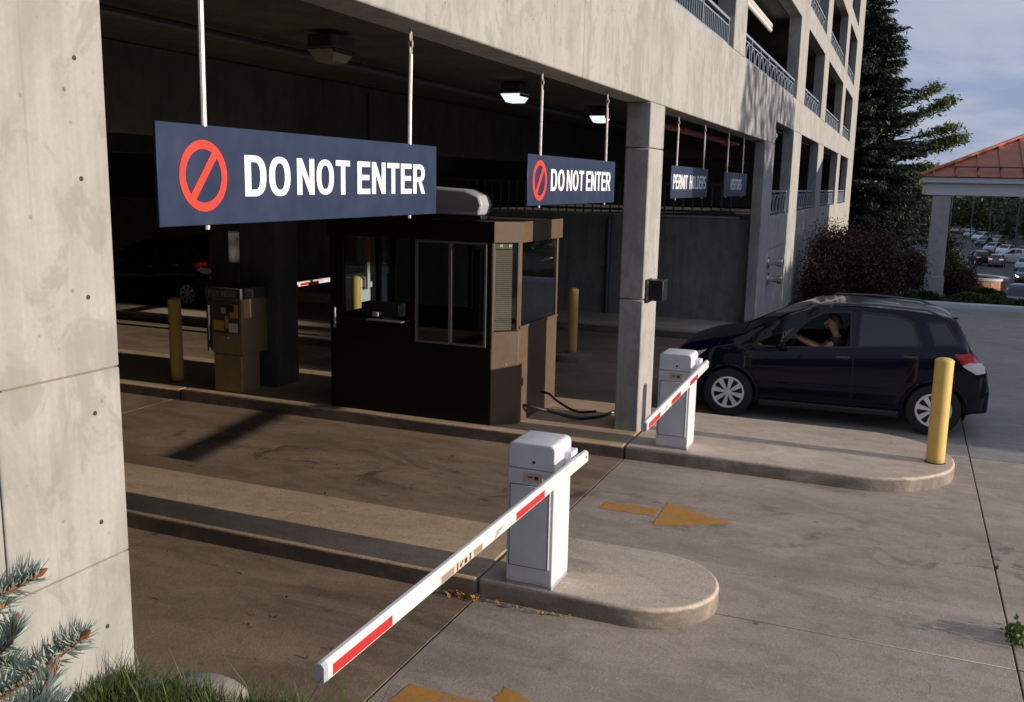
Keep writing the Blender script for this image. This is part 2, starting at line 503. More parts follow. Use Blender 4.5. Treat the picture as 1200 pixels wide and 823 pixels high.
def leafcloud(pts, size, flat=0., aspect=.55, seed=1, dirs=None, spread=1.0):
    """many small leaf shaped quads (numpy)"""
    r = np.random.default_rng(seed); n = len(pts); pts = np.asarray(pts, float)
    d = r.normal(size=(n, 3)) * spread
    if dirs is not None: d = d + np.asarray(dirs)
    d /= np.linalg.norm(d, axis=1)[:, None] + 1e-9
    q = r.normal(size=(n, 3)); q[:, 2] += flat
    e = np.cross(d, q); e /= np.linalg.norm(e, axis=1)[:, None] + 1e-9
    s = (np.asarray(size) * (0.65 + 0.7 * r.random(n)))[:, None]
    w = s * aspect * .5
    v = np.stack([pts - d * s * .5, pts + e * w, pts + d * s * .5, pts - e * w], 1).reshape(-1, 3)
    return v, np.arange(n * 4).reshape(-1, 4)
def meshnp(name, v, f, mat, parent=None, loc=None):
    me = bpy.data.meshes.new(name)
    off = np.array(wloc(parent) if parent is not None else (0, 0, 0))
    me.vertices.add(len(v)); me.vertices.foreach_set('co', (np.asarray(v) - off).ravel())
    k = f.shape[1]
    me.loops.add(len(f) * k); me.loops.foreach_set('vertex_index', f.ravel().astype(np.int32))
    me.polygons.add(len(f)); me.polygons.foreach_set('loop_start', np.arange(0, len(f) * k, k, dtype=np.int32))
    me.update(calc_edges=True); me.materials.append(mat)
    return link_obj(name, me, parent)

# ================================================================== SETTING
YF = 2.70                                    # plane of the garage front

def smooth(a, b, x):
    t = np.clip((x - a) / (b - a), 0, 1); return t * t * (3 - 2 * t)
def ground_h(x, y):
    h = np.full_like(x, -0.30)
    xs = np.array([-1e4, 27.2, 28.0, 31., 36., 45., 60., 80., 300., 420., 900., 2500.])
    zs = np.array([-.30, -.30, .02, -.12, -.95, -2.2, -4.5, -7., -7., -6., 12., 30.])
    return np.interp(x, xs, zs)
gx = np.unique(np.concatenate([np.arange(-60, 100, 4.), [27.2, 28, 31, 36, 45], np.arange(100, 400, 20.), np.array([500, 700, 900, 1300, 1800, 2500.]), np.array([-2500, -900, -300, -120.])]))
gy = np.unique(np.concatenate([np.arange(-60, 60, 4.), np.array([-2500, -900, -400, -200, -100, 100, 200, 400, 900, 2500.])]))
GX, GY = np.meshgrid(gx, gy, indexing='ij')
gv = np.stack([GX.ravel(), GY.ravel(), ground_h(GX, GY).ravel()], 1)
ny = len(gy)
ii = np.arange((len(gx) - 1) * ny).reshape(-1, ny)[:, :-1].ravel()
struct(meshnp('ground', gv, np.stack([ii, ii + ny, ii + ny + 1, ii + 1], 1), M['soil']))

# drive and garage floor: a dark bed with concrete slabs laid on it
drive = struct(build('driveway', bx(-60, 27.0, -40, 22, -.28, -.03), M['filler']))
def slab(x0, x1, y0, y1, mat):
    g = .006
    build('slab', bx(x0 + g, x1 - g, y0 + g, y1 - g, -.12, 0), mat, drive, bevel=.004, seg=1)
for x0, x1 in ((-6, 6.42), (6.42, 11.7), (11.7, 19.2), (19.2, 26.9)):
    for y0, y1, in ((-.90, 2.675), (-5.6, -.90), (-10.4, -5.6), (-15.2, -10.4)):
        if x0 >= 19 and y0 > -1: continue
        slab(x0, x1, y0, y1, M['slab_out'] if x0 < 11 else M['slab_far'])
slab(19.2, 26.9, -.9, 1.9, M['slab_far'])
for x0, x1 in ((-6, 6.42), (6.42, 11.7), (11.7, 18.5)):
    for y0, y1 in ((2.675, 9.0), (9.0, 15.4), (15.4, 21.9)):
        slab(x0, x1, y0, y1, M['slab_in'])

# traffic islands with kerbs
def island(x0, x1, y1, cx, rad, cy, yj):
    top = .15
    pts = [(x1, yj - .006), (x0, yj - .006)]
    n = 20
    for k in range(n + 1):
        a = math.pi + math.pi * k / n
        pts.append((cx + (x1 - x0) / 2 * math.cos(a), cy + rad * math.sin(a)))
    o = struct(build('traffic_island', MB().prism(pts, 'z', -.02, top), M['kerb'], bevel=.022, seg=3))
    y = yj
    while y < y1 - .1:
        ye = min(y1, y + 6.2)
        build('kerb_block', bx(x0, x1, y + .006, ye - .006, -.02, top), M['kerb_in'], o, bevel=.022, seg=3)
        y = ye
    return o
island(5.945, 7.02, 15.0, 6.4825, .56, 1.58, 2.672)
island(9.86, 11.82, 19.0, 10.84, .97, .27, 2.672)
def inner_island(x0, x1, y0, y1):
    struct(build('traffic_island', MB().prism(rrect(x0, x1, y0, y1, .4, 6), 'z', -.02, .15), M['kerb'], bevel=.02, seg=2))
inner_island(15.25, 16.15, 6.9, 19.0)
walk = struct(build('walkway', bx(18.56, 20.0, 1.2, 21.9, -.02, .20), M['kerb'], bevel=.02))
struct(build('kerb', MB().prism([(26.95, -40), (27.25, -40), (27.3, 1.2), (27.0, 1.2)], 'z', -.1, .13), M['fascia'], bevel=.02))

# painted arrows
def arrow(dx, dy, label):
    def rough(poly, seed):
        rr_ = random.Random(seed); out = []
        for a, b in zip(poly, poly[1:] + poly[:1]):
            L_ = math.hypot(b[0] - a[0], b[1] - a[1]); n_ = max(2, int(L_ / .035))
            for k_ in range(n_):
                q_ = k_ / n_; out.append((a[0] + (b[0] - a[0]) * q_ + rr_.gauss(0, .006), a[1] + (b[1] - a[1]) * q_ + rr_.gauss(0, .006)))
        return out
    pts = [(8.19, 2.44), (8.41, 2.42), (8.41, 1.915), (8.185, 1.92)]
    mb = MB(); mb.quad(*[(x + dx, y + dy, .002) for x, y in rough(pts, 3)])
    mb.quad(*[(x + dx, y + dy, .002) for x, y in rough([(8.62, 1.885), (8.31, 1.22), (7.94, 1.865)], 4)])
    o = build('painted_arrow', mb, M['arrow'], smooth=0)
    tag(o, label, 'road marking', 'painted arrows on the drive')
arrow(0, 0, 'worn yellow arrow on the concrete beyond the nearer white barrier')
arrow(-3.74, .11, 'worn yellow arrow cut off by the bottom edge, in front of the nearer arm')

# ================================================================== PARKING GARAGE
garage = thing('parking_garage', 'multi-storey concrete parking garage with open deck bays and blue-grey railings', 'parking garage', (10.8, YF, 0))
G = garage
def gpart(name, mb, mat='wall', bevel=.012, parent=None):
    return build(name, mb, M[mat] if isinstance(mat, str) else mat, parent or G, bevel=bevel)
# left column: cast in three lifts with recessed pour joints
for z0, z1 in ((-.1, 1.5525), (1.556, 2.2835), (2.287, 3.9)):
    c = gpart('column', bx(2.15, 2.685, YF, 2.985, z0, z1), 'wall', .006)
gpart('column_core', bx(2.18, 2.67, YF + .006, 2.97, -.1, 3.9), 'joint', 0)
for z in (3.39, 2.98, 2.56, 2.13, 1.71, 1.29):
    mb = MB().lathe([(.0, -.012), (.011, -.010), (.014, .0), (.017, .002), (.0, .0025)], (2.555, YF, z), 12, 'y')
    gpart('tie_hole', MB().lathe([(0., -.0022), (.0085, -.0022), (.0095, .003)], (2.555, YF, z), 14, 'y'), 'ink', 0)
gpart('wall', bx(-8, 2.145, YF + .004, 2.98, -.2, 3.9), 'wall', .004)
for z in (1.46, 2.18):
    pass
# middle column, two lifts
for z0, z1 in ((-.1, 1.70), (1.706, 3.40), (3.406, 3.9)):
    gpart('column', bx(10.51, 11.15, YF, 2.985, z0, z1), 'wall', .016)
# front beam / spandrel from panels with fine vertical joints
xs = [-8, .6, 8.09, 13.21, 15.42, 16.5, 20.96]
for a, b in zip(xs[:-1], xs[1:]):
    gpart('spandrel', bx(a + .004, b - .004, YF, 3.0, 3.9, 5.10), 'wall', .012)
# column 2 (right end of the drive-through opening)
gpart('column', bx(19.66, 21.0, YF + .003, 2.92, -.1, 3.9), 'wall', .016)
# right part: level one bays
colx = [(19.66, 21.0), (24.4, 26.1), (31.3, 33.1), (39.85, 41.4), (46.6, 50.8)]
for i, (a, b) in enumerate(colx):
    z0 = -.1 if i else 3.9
    if i:
        gpart('column', bx(a, b, YF, 2.97, -.3, 4.36), 'wall', .014)
for (a0, a), (b, b1) in zip(colx[:-1], colx[1:]):
    gpart('spandrel', bx(a + .004, b - .004, YF, 2.98, 4.36, 5.10), 'wall', .01)
    for z0, z1 in ((-.3, 1.66), (1.672, 2.38)):
        gpart('parapet', bx(a + .004, b - .004, YF + .004, 2.93, z0, z1), 'wall', .008)
for a, b in colx[1:]:
    gpart('spandrel', bx(a, b, YF, 2.98, 4.364, 5.10), 'wall', .01)
# upper storeys
up_cols = [(.6, 1.7), (6.2, 7.2), (10.3, 11.3), (15.4, 16.5), (24.4, 26.15), (31.2, 32.75), (39.85, 41.4), (46.6, 50.8)]
storeys = [(5.10, 7.0, 7.55), (7.55, 9.5, 10.10), (10.10, 12.0, 12.9)]
for k, (z0, zh, z1) in enumerate(storeys):
    for a, b in up_cols:
        gpart('column', bx(a, b, YF - .0005, 2.99, z0 + .003, z1 - .003), 'wall', .012)
    for (a0, a), (b, b1) in zip(up_cols[:-1], up_cols[1:]):
        gpart('spandrel', bx(a + .002, b - .002, YF, 2.985, zh, z1), 'wall', .010)
# slabs, back walls, end walls
for z0, z1 in ((4.30, 4.52), (7.00, 7.18), (9.52, 9.70), (12.0, 12.2)):
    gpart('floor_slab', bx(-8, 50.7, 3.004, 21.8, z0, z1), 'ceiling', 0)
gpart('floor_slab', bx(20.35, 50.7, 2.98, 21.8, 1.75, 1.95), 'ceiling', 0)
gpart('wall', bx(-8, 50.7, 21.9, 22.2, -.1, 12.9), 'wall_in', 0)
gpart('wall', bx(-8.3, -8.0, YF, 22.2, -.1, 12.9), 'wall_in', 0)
gpart('wall', bx(50.5, 50.8, 2.99, 22.2, -.3, 12.9), 'wall', 0)
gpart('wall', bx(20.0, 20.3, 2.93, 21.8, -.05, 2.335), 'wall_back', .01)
gpart('wall_cap', bx(19.96, 20.34, 3.18, 21.8, 2.34, 2.38), 'wall', .01)
gpart('inner_beam', bx(-8, 30, 7.33, 7.75, 3.42, 4.297), 'wall_in', .02)
gpart('inner_beam', bx(-8, 30, 14.6, 15.0, 3.42, 4.297), 'wall_in', .02)
for x, y in ((10.55, 7.79), (10.55, 14.0), (2.2, 7.79), (2.2, 14.0), (17.3, 14.0)):
    gpart('column', bx(x, x + .52, y, y + .58, -.1, 3.415 if y < 9 else 3.9), 'wall_in', .015)
# railings
hoop_me = None
def railing(x0, x1, z0, h, post=1.64, hoops=True, detail=True):
    y = YF + .10
    mb = MB()
    mb.box(x0, x1, y - .025, y + .025, z0 + h - .04, z0 + h)
    mb.box(x0, x1, y - .015, y + .015, z0 + .05, z0 + .08)
    mb.box(x0, x1, y - .012, y + .012, z0 + h - .12, z0 + h - .10)
    r = build('railing', mb, M['rail'], G)
    n = max(2, round((x1 - x0) / post))
    for i in range(n + 1):
        px = x0 + .03 + (x1 - x0 - .06) * i / n
        build('post', bx(px - .022, px + .022, y - .024, y + .024, z0, z0 + h + .01), M['rail'], r)
    return r, n, y
def hoop_mesh(w, h):
    pts = [(-w / 2, 0, .08)] + [(w / 2 * math.cos(math.pi - math.pi * k / 8), 0, h - .14 - w / 2 + w / 2 * math.sin(math.pi * k / 8)) for k in range(9)] + [(w / 2, 0, .08)]
    mb = MB().tube(pts, .013, 6)
    return mb
def add_hoops(r, n, y, x0, x1, z0, h, per=3):
    w0 = (x1 - x0) / n
    first = None
    for i in range(n):
        for j in range(per):
            px = x0 + w0 * (i + (j + .5) / per)
            if first is None:
                first = build('hoop', hoop_mesh(w0 / per * .72, h), M['rail'], r, loc=Vector((px, y, z0)) - wloc(r))
            else:
                c = first.copy(); col.objects.link(c); c.location = Vector((px, y, z0)) - wloc(r)
def add_bars(r, x0, x1, y, z0, h, step):
    first = None
    x = x0 + step
    while x < x1 - .05:
        if first is None:
            first = build('bar', bx(-.011, .011, -.011, .011, .06, h - .1), M['rail'], r, loc=Vector((x, y, z0)) - wloc(r))
        else:
            c = first.copy(); col.objects.link(c); c.location = Vector((x, y, z0)) - wloc(r)
        x += step
r, n, y = railing(11.32, 15.38, 5.10, .45, 1.64); add_bars(r, 11.32, 15.38, y, 5.1, .45, .137)
r, n, y = railing(16.52, 24.38, 5.10, .46, 1.1); add_hoops(r, n, y, 16.52, 24.38, 5.1, .46, 2)
for a, b in ((26.17, 31.18), (32.77, 39.83), (41.42, 46.58)):
    r, n, y = railing(a, b, 5.10, .5, 1.25); add_hoops(r, n, y, a, b, 5.1, .5, 2)
for a, b in ((21.02, 24.38), (26.12, 31.28), (33.12, 39.83), (41.42, 46.58)):
    r, n, y = railing(a, b, 2.38, .55, 1.1); add_hoops(r, n, y, a, b, 2.38, .55, 2)
for a, b in ((16.52, 24.38), (26.17, 31.18), (32.77, 39.83), (41.42, 46.58)):
    r, n, y = railing(a, b, 7.55, .5, 1.3); add_hoops(r, n, y, a, b, 7.55, .5, 2)
# inner guard rail on the back wall (seen from the drive)
mb = MB().box(20.1, 20.15, 3.3, 14, 3.0, 3.05).box(20.1, 20.15, 3.3, 14, 2.44, 2.47)
ir = build('inner_railing', mb, M['steel'], G)
first = None
for k in range(52):
    p = Vector((20.125, 3.4 + k * .2, 0))
    if first is None: first = build('bar', bx(-.012, .012, -.012, .012, 2.38, 3.02), M['steel'], ir, loc=p - wloc(ir))
    else:
        c = first.copy(); col.objects.link(c); c.location = p - wloc(ir)
# pipes under the ceiling
gpart('ceiling_pipe', MB().tube([(-7, 5.62, 4.2), (19.9, 5.72, 4.2)], .045, 10), 'steel', 0)
gpart('sprinkler_pipe', MB().tube([(13.5, 3.42, 3.86), (20.6, 3.42, 3.86)], .05, 10).lathe([(0, -.1), (.085, -.1), (.085, .12), (0, .12)], (19.1, 3.42, 3.86), 12, 'x'), 'pipe_red', 0)
for x, ww in ((19.75, .07), (19.85, .045)):
    pass
gpart('drain_pipe', MB().tube([(19.94, 5.95, .2), (19.94, 5.95, 2.3)], .055, 10), 'steel', 0)
# conduit at the back
gpart('conduit', MB().tube([(12.2, 7.29, 4.2), (12.2, 7.29, 3.3), (13.6, 7.29, 2.9)], .02, 8), 'steel', 0)

# ceiling lamps
def ceiling_lamp(x, y, lit, label, z=4.3, k=.76):
    t = thing('ceiling_lamp', label, 'ceiling lamp', (x, y, z), 'ceiling lamps in the entrance lanes')
    build('housing', MB().prism(rrect(x - .24 * k, x + .24 * k, y - .2 * k, y + .2 * k, .05), 'z', z - .16, z - .04), M['steel'], t, bevel=.01)
    build('mounting_stem', MB().tube([(x, y, z), (x, y, z - .06)], .03), M['steel'], t)
    mb = MB(); a, b = .23 * k, .19 * k
    c, d = .15 * k, .12 * k
    z0, z1 = z - .165, z - .165 - .135 * k
    v = [(x - a, y - b, z0), (x + a, y - b, z0), (x + a, y + b, z0), (x - a, y + b, z0), (x - c, y - d, z1), (x + c, y - d, z1), (x + c, y + d, z1), (x - c, y + d, z1)]
    mb.add(v, [(0, 1, 2, 3), (7, 6, 5, 4), (0, 4, 5, 1), (1, 5, 6, 2), (2, 6, 7, 3), (3, 7, 4, 0)])
    build('lens', mb, M['lamp_on' if lit else 'lamp_off'], t, bevel=.006)
    build('frame_bar', bx(x - .235 * k, x + .235 * k, y - .2 * k, y - .2 * k + .018, z - .20, z - .165), M['steel'], t)
ceiling_lamp(7.62, 4.95, False, 'unlit square lamp under the garage ceiling above the large near sign')
ceiling_lamp(11.95, 4.92, True, 'lit ceiling lamp left of the hanger rods of the second red ring sign')
ceiling_lamp(16.05, 5.02, True, 'lit ceiling lamp between the second red ring sign and the middle column')

# strip lights in the deck bays above
def strip(x0, x1, y, z, label):
    t = thing('strip_light', label, 'strip light', (x0, y, z), 'strip lights under the upper deck ceilings')
    build('tube', MB().tube([(x0, y, z), (x1, y, z)], .055, 10), M['tube'], t)
    build('tray', bx(x0, x1, y - .05, y + .05, z + .056, z + .13), M['white'], t)
    for q in (.15, .85):
        xx = x0 + (x1 - x0) * q
        build('hanger', MB().tube([(xx, y, z + .13), (xx, y, z + .3)], .012, 6), M['steel'], t)
strip(19.9, 24.3, 3.42, 6.72, 'long white strip light in the deck bay above the PERMIT HOLDERS sign')
strip(27.6, 30.6, 3.35, 9.2, 'white strip light in the third-deck bay behind the highest visible railing')
strip(34.5, 38.0, 3.35, 9.2, 'small white strip light in the far third-deck bay beside the spruce')

# ================================================================== HANGING SIGNS
def glyph(ch):
    """narrow bold capital letter as non-overlapping polygons in a box 0..w, 0..1; returns (w, polygons)"""
    S, T = .175, .165
    P = []
    def bx_(x0, y0, x1, y1): P.append([(x0, y0), (x1, y0), (x1, y1), (x0, y1)])
    def arc(cx, cy, rx, ry, a0, a1, n=14, e=2.35):
        def pt(a, qx, qy):
            c, s_ = math.cos(R(a)), math.sin(R(a))
            return (cx + qx * math.copysign(abs(c) ** (2 / e), c), cy + qy * math.copysign(abs(s_) ** (2 / e), s_))
        for k in range(n):
            b0, b1 = a0 + (a1 - a0) * k / n, a0 + (a1 - a0) * (k + 1) / n
            P.append([pt(b0, rx, ry), pt(b1, rx, ry), pt(b1, rx - S, ry - T), pt(b0, rx - S, ry - T)])
    w = .60
    if ch == 'D':
        bx_(0, 0, S, 1); bx_(S, 1 - T, .28, 1); bx_(S, 0, .28, T); arc(.28, .5, w - .28, .5, -90, 90)
    elif ch == 'O': w = .64; arc(w / 2, .5, w / 2, .5, 0, 360, 40)
    elif ch == 'N':
        bx_(0, 0, S, 1); bx_(w - S, 0, w, 1); P.append([(S, 1), (S, .60), (w - S, 0), (w - S, .40)])
    elif ch == 'T': w = .56; bx_(0, 1 - T, w, 1); bx_((w - S) / 2, 0, (w + S) / 2, 1 - T)
    elif ch == 'E':
        w = .53; bx_(0, 0, S, 1); bx_(S, 1 - T, w, 1); bx_(S, 0, w, T); bx_(S, .43, w - .03, .43 + T)
    elif ch in 'RP':
        bx_(0, 0, S, 1); bx_(S, 1 - T, .31, 1); bx_(S, .40, .31, .40 + T); arc(.31, .70, w - .31 - .01, .30, -90, 90)
        if ch == 'R': P.append([(.27, .40), (.44, .40), (w + .01, 0), (w - .185, 0)])
    elif ch == 'M':
        w = .78; bx_(0, 0, S, 1); bx_(w - S, 0, w, 1)
        P.append([(S, 1), (S, .52), (w / 2, .02), (w / 2, .42)]); P.append([(w - S, 1), (w / 2, .42), (w / 2, .02), (w - S, .52)])
    elif ch == 'I': w = S; bx_(0, 0, S, 1)
    elif ch == 'H': bx_(0, 0, S, 1); bx_(w - S, 0, w, 1); bx_(S, .43, w - S, .43 + T)
    elif ch == 'L': w = .50; bx_(0, 0, S, 1); bx_(S, 0, w, T)
    elif ch == 'S':
        w = .58; ru = (.5 + T / 2) / 2
        arc(w / 2, 1 - ru, w / 2, ru, 25, 270, 20); arc(w / 2, ru, w / 2, ru, 90, -155, 20)
    elif ch == 'V': w = .60; P.append([(0, 1), (S, 1), (w / 2, .30), (w / 2, 0), (w / 2 - .10, 0)]); P.append([(w, 1), (w / 2 + .10, 0), (w / 2, 0), (w / 2, .30), (w - S, 1)])
    elif ch == 'A':
        w = .62; P.append([(0, 0), (S, 0), (w / 2, .70), (w / 2, 1), (w / 2 - .1, 1)]); P.append([(w, 0), (w / 2 + .1, 1), (w / 2, 1), (w / 2, .70), (w - S, 0)])
        bx_(.235, .20, w - .235, .33)
    elif ch == 'Y':
        P.append([(0, 1), (S, 1), (w / 2, .66), (w / 2, .40), (w / 2 - S / 2, .40)]); P.append([(w, 1), (w / 2 + S / 2, .40), (w / 2, .40), (w / 2, .66), (w - S, 1)])
        bx_(w / 2 - S / 2, 0, w / 2 + S / 2, .40)
    elif ch == ' ': w = .22
    return w, P
def text_part(body, x0, x1, z0, z1, y, mat, parent, bold=0, name='lettering', axis='front'):
    gap = .075; polys = []; cur = 0
    for ch in body:
        w, P = glyph(ch); polys += [[(px_ + cur, py_) for px_, py_ in q] for q in P]; cur += w + gap
    tot = cur - gap; mb = MB()
    for q in polys:
        pts = [(x0 + a / tot * (x1 - x0), z0 + b * (z1 - z0)) for a, b in q]
        if axis == 'front': mb.quad(*[(a, y, b) for a, b in pts])
        else: mb.quad(*[(y, a, b) for a, b in pts])
    return build(name, mb, mat, parent, smooth=0)

def sign(x0, x1, z0, z1, rods, label, words, ring=None):
    yc = 2.852
    t = thing('hanging_sign', label, 'hanging sign', ((x0 + x1) / 2, yc, z0), 'navy signs hung over the lanes')
    build('panel', bx(x0, x1, yc - .008, yc + .008, z0, z1), M['sign_blue'], t, bevel=.003, seg=1)
    if ring:
        cx, cz, ro = ring; ri = ro * .755; y = yc - .0105
        mb = MB(); n = 56
        vs = []
        for k in range(n):
            a = 2 * math.pi * k / n
            vs += [(cx + ro * math.cos(a), y, cz + ro * math.sin(a)), (cx + ri * math.cos(a), y, cz + ri * math.sin(a))]
        mb.add(vs, [(2 * k, 2 * ((k + 1) % n), 2 * ((k + 1) % n) + 1, 2 * k + 1) for k in range(n)])
        d = Vector((math.cos(R(52)), 0, math.sin(R(52)))); p = Vector((-d.z, 0, d.x)); w = ro * .125
        c = Vector((cx, y - .0006, cz)); L = ri * 1.03
        mb.quad(c - d * L - p * w, c + d * L - p * w, c + d * L + p * w, c - d * L + p * w)
        build('prohibition_symbol', mb, M['sign_red'], t, smooth=0)
    for w_, a, b, c_, d_ in words:
        text_part(w_, a, b, c_, d_, yc - .0105, M['sign_white'], t, .042)
    for i, (bot, top) in enumerate(rods):
        rd = build('hanger_rod', MB().tube([(bot, yc, z1 - .005), (bot + .25 * (top - bot), yc, z1 + .22), (top, yc, 3.745)], .0135, 8), M['rod'], t)
        eye = MB()
        eye.tube([(top + .012 * math.cos(2 * math.pi * k / 10), yc, 3.765 + .022 * math.sin(2 * math.pi * k / 10)) for k in range(10)], .005, 6, True)
        eye.tube([(top, yc + .012 * math.cos(2 * math.pi * k / 10), 3.805 + .026 * math.sin(2 * math.pi * k / 10)) for k in range(10)], .0055, 6, True)
        eye.tube([(top + .012 * math.cos(2 * math.pi * k / 10), yc, 3.845 + .024 * math.sin(2 * math.pi * k / 10)) for k in range(10)], .005, 6, True)
        eye.tube([(top, yc, 3.865), (top, yc, 3.902)], .008, 6)
        build('hook', eye, M['rod'], t)
        build('bolt', MB().lathe([(0, z0 - .022), (.010, z0 - .02), (.012, z0 - .001), (0, z0)], (bot, yc, 0), 8), M['rod'], t)
sign(3.085, 5.59, 2.785, 3.215, ((3.385, 3.39), (5.24, 5.255)), 'largest and nearest navy DO NOT ENTER sign with red prohibition ring', [('DO', 3.64, 3.995, 2.908, 3.097), ('NOT', 4.05, 4.545, 2.913, 3.095), ('ENTER', 4.62, 5.425, 2.915, 3.095)], (3.362, 2.998, .153))
sign(7.205, 9.67, 2.81, 3.225, ((7.49, 7.5), (9.35, 9.34)), 'smaller navy DO NOT ENTER sign beside the middle column', [('DO', 7.74, 8.09, 2.93, 3.115), ('NOT', 8.15, 8.64, 2.93, 3.115), ('ENTER', 8.71, 9.51, 2.93, 3.115)], (7.475, 3.015, .165))
sign(12.24, 14.64, 2.83, 3.25, ((12.53, 12.54), (14.3, 14.3)), 'navy PERMIT HOLDERS sign just right of the middle column', [('PERMIT', 12.34, 13.22, 2.95, 3.14), ('HOLDERS', 13.36, 14.50, 2.95, 3.14)])
sign(16.06, 18.42, 2.83, 3.235, ((16.3, 16.3), (17.9, 17.88)), 'farthest and smallest navy sign reading VISITORS', [('VISITORS', 16.66, 17.83, 2.94, 3.13)])

# ================================================================== BARRIERS
def barrier(dx, dy, x_tip, name_label, stripes, stickers, z_arm=1.045, rise=0.):
    X0, X1, Y0, Y1, ZB, ZT = 5.962 + dx, 6.305 + dx, 2.10 + dy, 2.455 + dy, .15, 1.21
    t = thing('barrier_gate', name_label, 'barrier gate', ((X0 + X1) / 2, (Y0 + Y1) / 2, ZB))
    lid = MB().prism(rrect(Y0, Y1, ZT - .19, ZT, .045, 6, (1, 1, 0, 0)), 'x', X0, X1)
    build('lid', lid, M['white'], t, bevel=.012, seg=3)
    build('cabinet', bx(X0, X1, Y0, Y1, ZB + .018, ZT - .194), M['white'], t, bevel=.01, seg=3)
    build('base_plate', bx(X0 + .004, X1 - .004, Y0 + .004, Y1 - .004, ZB - .002, ZB + .016), M['grey_cap'], t)
    d = build('door', bx(X0 - .006, X0 + .003, Y0 + .045, Y1 - .025, ZB + .15, ZT - .31), M['white'], t, bevel=.004)
    build('door_edge', bx(X0 - .010, X0 - .001, Y0 + .028, Y0 + .040, ZB + .15, ZT - .31), M['white'], t, bevel=.003)
    build('door_gasket', bx(X0 - .0025, X0 + .003, Y0 + .040, Y1 - .020, ZB + .145, ZT - .305), M['steel'], t)
    build('lock', MB().lathe([(0, -.006), (.010, -.006), (.012, .002)], (X0, (Y0 + Y1) / 2 - .02, ZT - .135), 12, 'x'), M['black'], t)
    pl = build('maker_plate', bx(X0 - .003, X0 + .002, Y0 + .09, Y1 - .12, ZT - .28, ZT - .215), M['tan_sticker'], t)
    build('plate_mark', bx(X0 - .0045, X0 - .0035, Y0 + .12, Y0 + .15, ZT - .262, ZT - .235), M['ink'], pl)
    build('plate_mark', bx(X0 - .0045, X0 - .0035, Y0 + .165, Y0 + .20, ZT - .25, ZT - .24), M['ink'], pl)
    # arm with chamfered profile, lying along the lane line
    ya = Y0 - .085; xe = X1 + .06
    ht, wd, ch = .088, .052, .016
    sec = [(-wd / 2, -ht / 2 + .008), (-wd / 2 + .008, -ht / 2), (wd / 2 - .008, -ht / 2), (wd / 2, -ht / 2 + .008), (wd / 2, ht / 2 - ch), (wd / 2 - ch, ht / 2), (-wd / 2 + ch, ht / 2), (-wd / 2, ht / 2 - ch)]
    mb = MB(); nst = 7
    def zat(x): return z_arm - rise * (xe - x) / (xe - x_tip)
    vs = []
    for x in (x_tip + .025, xe):
        vs += [(x, ya + a, zat(x) + b) for a, b in sec]
    k = len(sec)
    mb.add(vs, [tuple(range(k)), tuple(range(k, 2 * k))[::-1]] + [(i, (i + 1) % k, k + (i + 1) % k, k + i) for i in range(k)])
    arm = build('arm', mb, M['white_dirty'], t, bevel=.003, smooth=25)
    sec2 = [(a * 1.02, b * 1.02) for a, b in sec]
    cap = MB(); vs = []
    for x in (x_tip, x_tip + .028):
        s_ = .93 if x == x_tip else 1.
        vs += [(x, ya + a * s_, zat(x) + b * s_) for a, b in sec2]
    cap.add(vs, [tuple(range(k)), tuple(range(k, 2 * k))[::-1]] + [(i, (i + 1) % k, k + (i + 1) % k, k + i) for i in range(k)])
    build('end_cap', cap, M['grey_cap'], arm, bevel=.002)
    yf = ya - wd / 2
    def strip_(a, b, lo, hi, y, nm, mat, par):
        mbx = MB()
        for yy in (y, y + .002):
            pass
        v = [(a, y, zat(a) + lo), (b, y, zat(b) + lo), (b, y, zat(b) + hi), (a, y, zat(a) + hi), (a, yf + .001, zat(a) + lo), (b, yf + .001, zat(b) + lo), (b, yf + .001, zat(b) + hi), (a, yf + .001, zat(a) + hi)]
        mbx.add(v, [(0, 1, 2, 3), (7, 6, 5, 4), (0, 4, 5, 1), (1, 5, 6, 2), (2, 6, 7, 3), (3, 7, 4, 0)])
        return build(nm, mbx, mat, par, smooth=0)
    for a, b in stripes:
        strip_(a, b, -.031, .017, yf - .0012, 'red_stripe', M['red'], arm)
    for kind, a, b in stickers:
        if kind == 'warn':
            s0 = strip_(a, b, -.034, .010, yf - .0012, 'warning_sticker', M['tan_sticker'], arm)
            w = b - a
            marks = []
            for r0 in range(6):
                marks.append((a + .02 * w, a + .30 * w, -.030 + r0 * .0062, -.0275 + r0 * .0062))
                marks.append((a + .76 * w, a + .97 * w, -.030 + r0 * .0062, -.0275 + r0 * .0062))
            marks += [(a + .36 * w, a + .39 * w, -.032, .008), (a + .43 * w, a + .47 * w, -.026, -.006), (a + .48 * w, a + .50 * w, -.012, .004), (a + .54 * w, a + .60 * w, -.028, .0), (a + .66 * w, a + .69 * w, -.032, .008)]
            mbm = MB()
            for m0, m1, l, h in marks:
                mbm.quad((m0, yf - .0022, zat(m0) + l), (m1, yf - .0022, zat(m1) + l), (m1, yf - .0022, zat(m1) + h), (m0, yf - .0022, zat(m0) + h))
            build('print_marks', mbm, M['ink'], arm, smooth=0)
        else:
            mbm = MB(); w = b - a
            for m0, m1, l, h in ((0, .25, -.03, .0), (.3, .6, -.022, .006), (.62, 1., -.006, .012), (.1, .5, .004, .010)):
                mbm.quad((a + m0 * w, yf - .0016, zat(a) + l), (a + m1 * w, yf - .0016, zat(a) + l), (a + m1 * w + .02, yf - .0016, zat(a) + h), (a + m0 * w + .02, yf - .0016, zat(a) + h))
            build('print_marks', mbm, M['grey_cap'], arm, smooth=0)
    br = MB().box(X1 - .16, X1 - .02, Y0 - .055, Y0 + .002, z_arm - .03, z_arm + .075)
    build('arm_bracket', br, M['white'], t, bevel=.006)
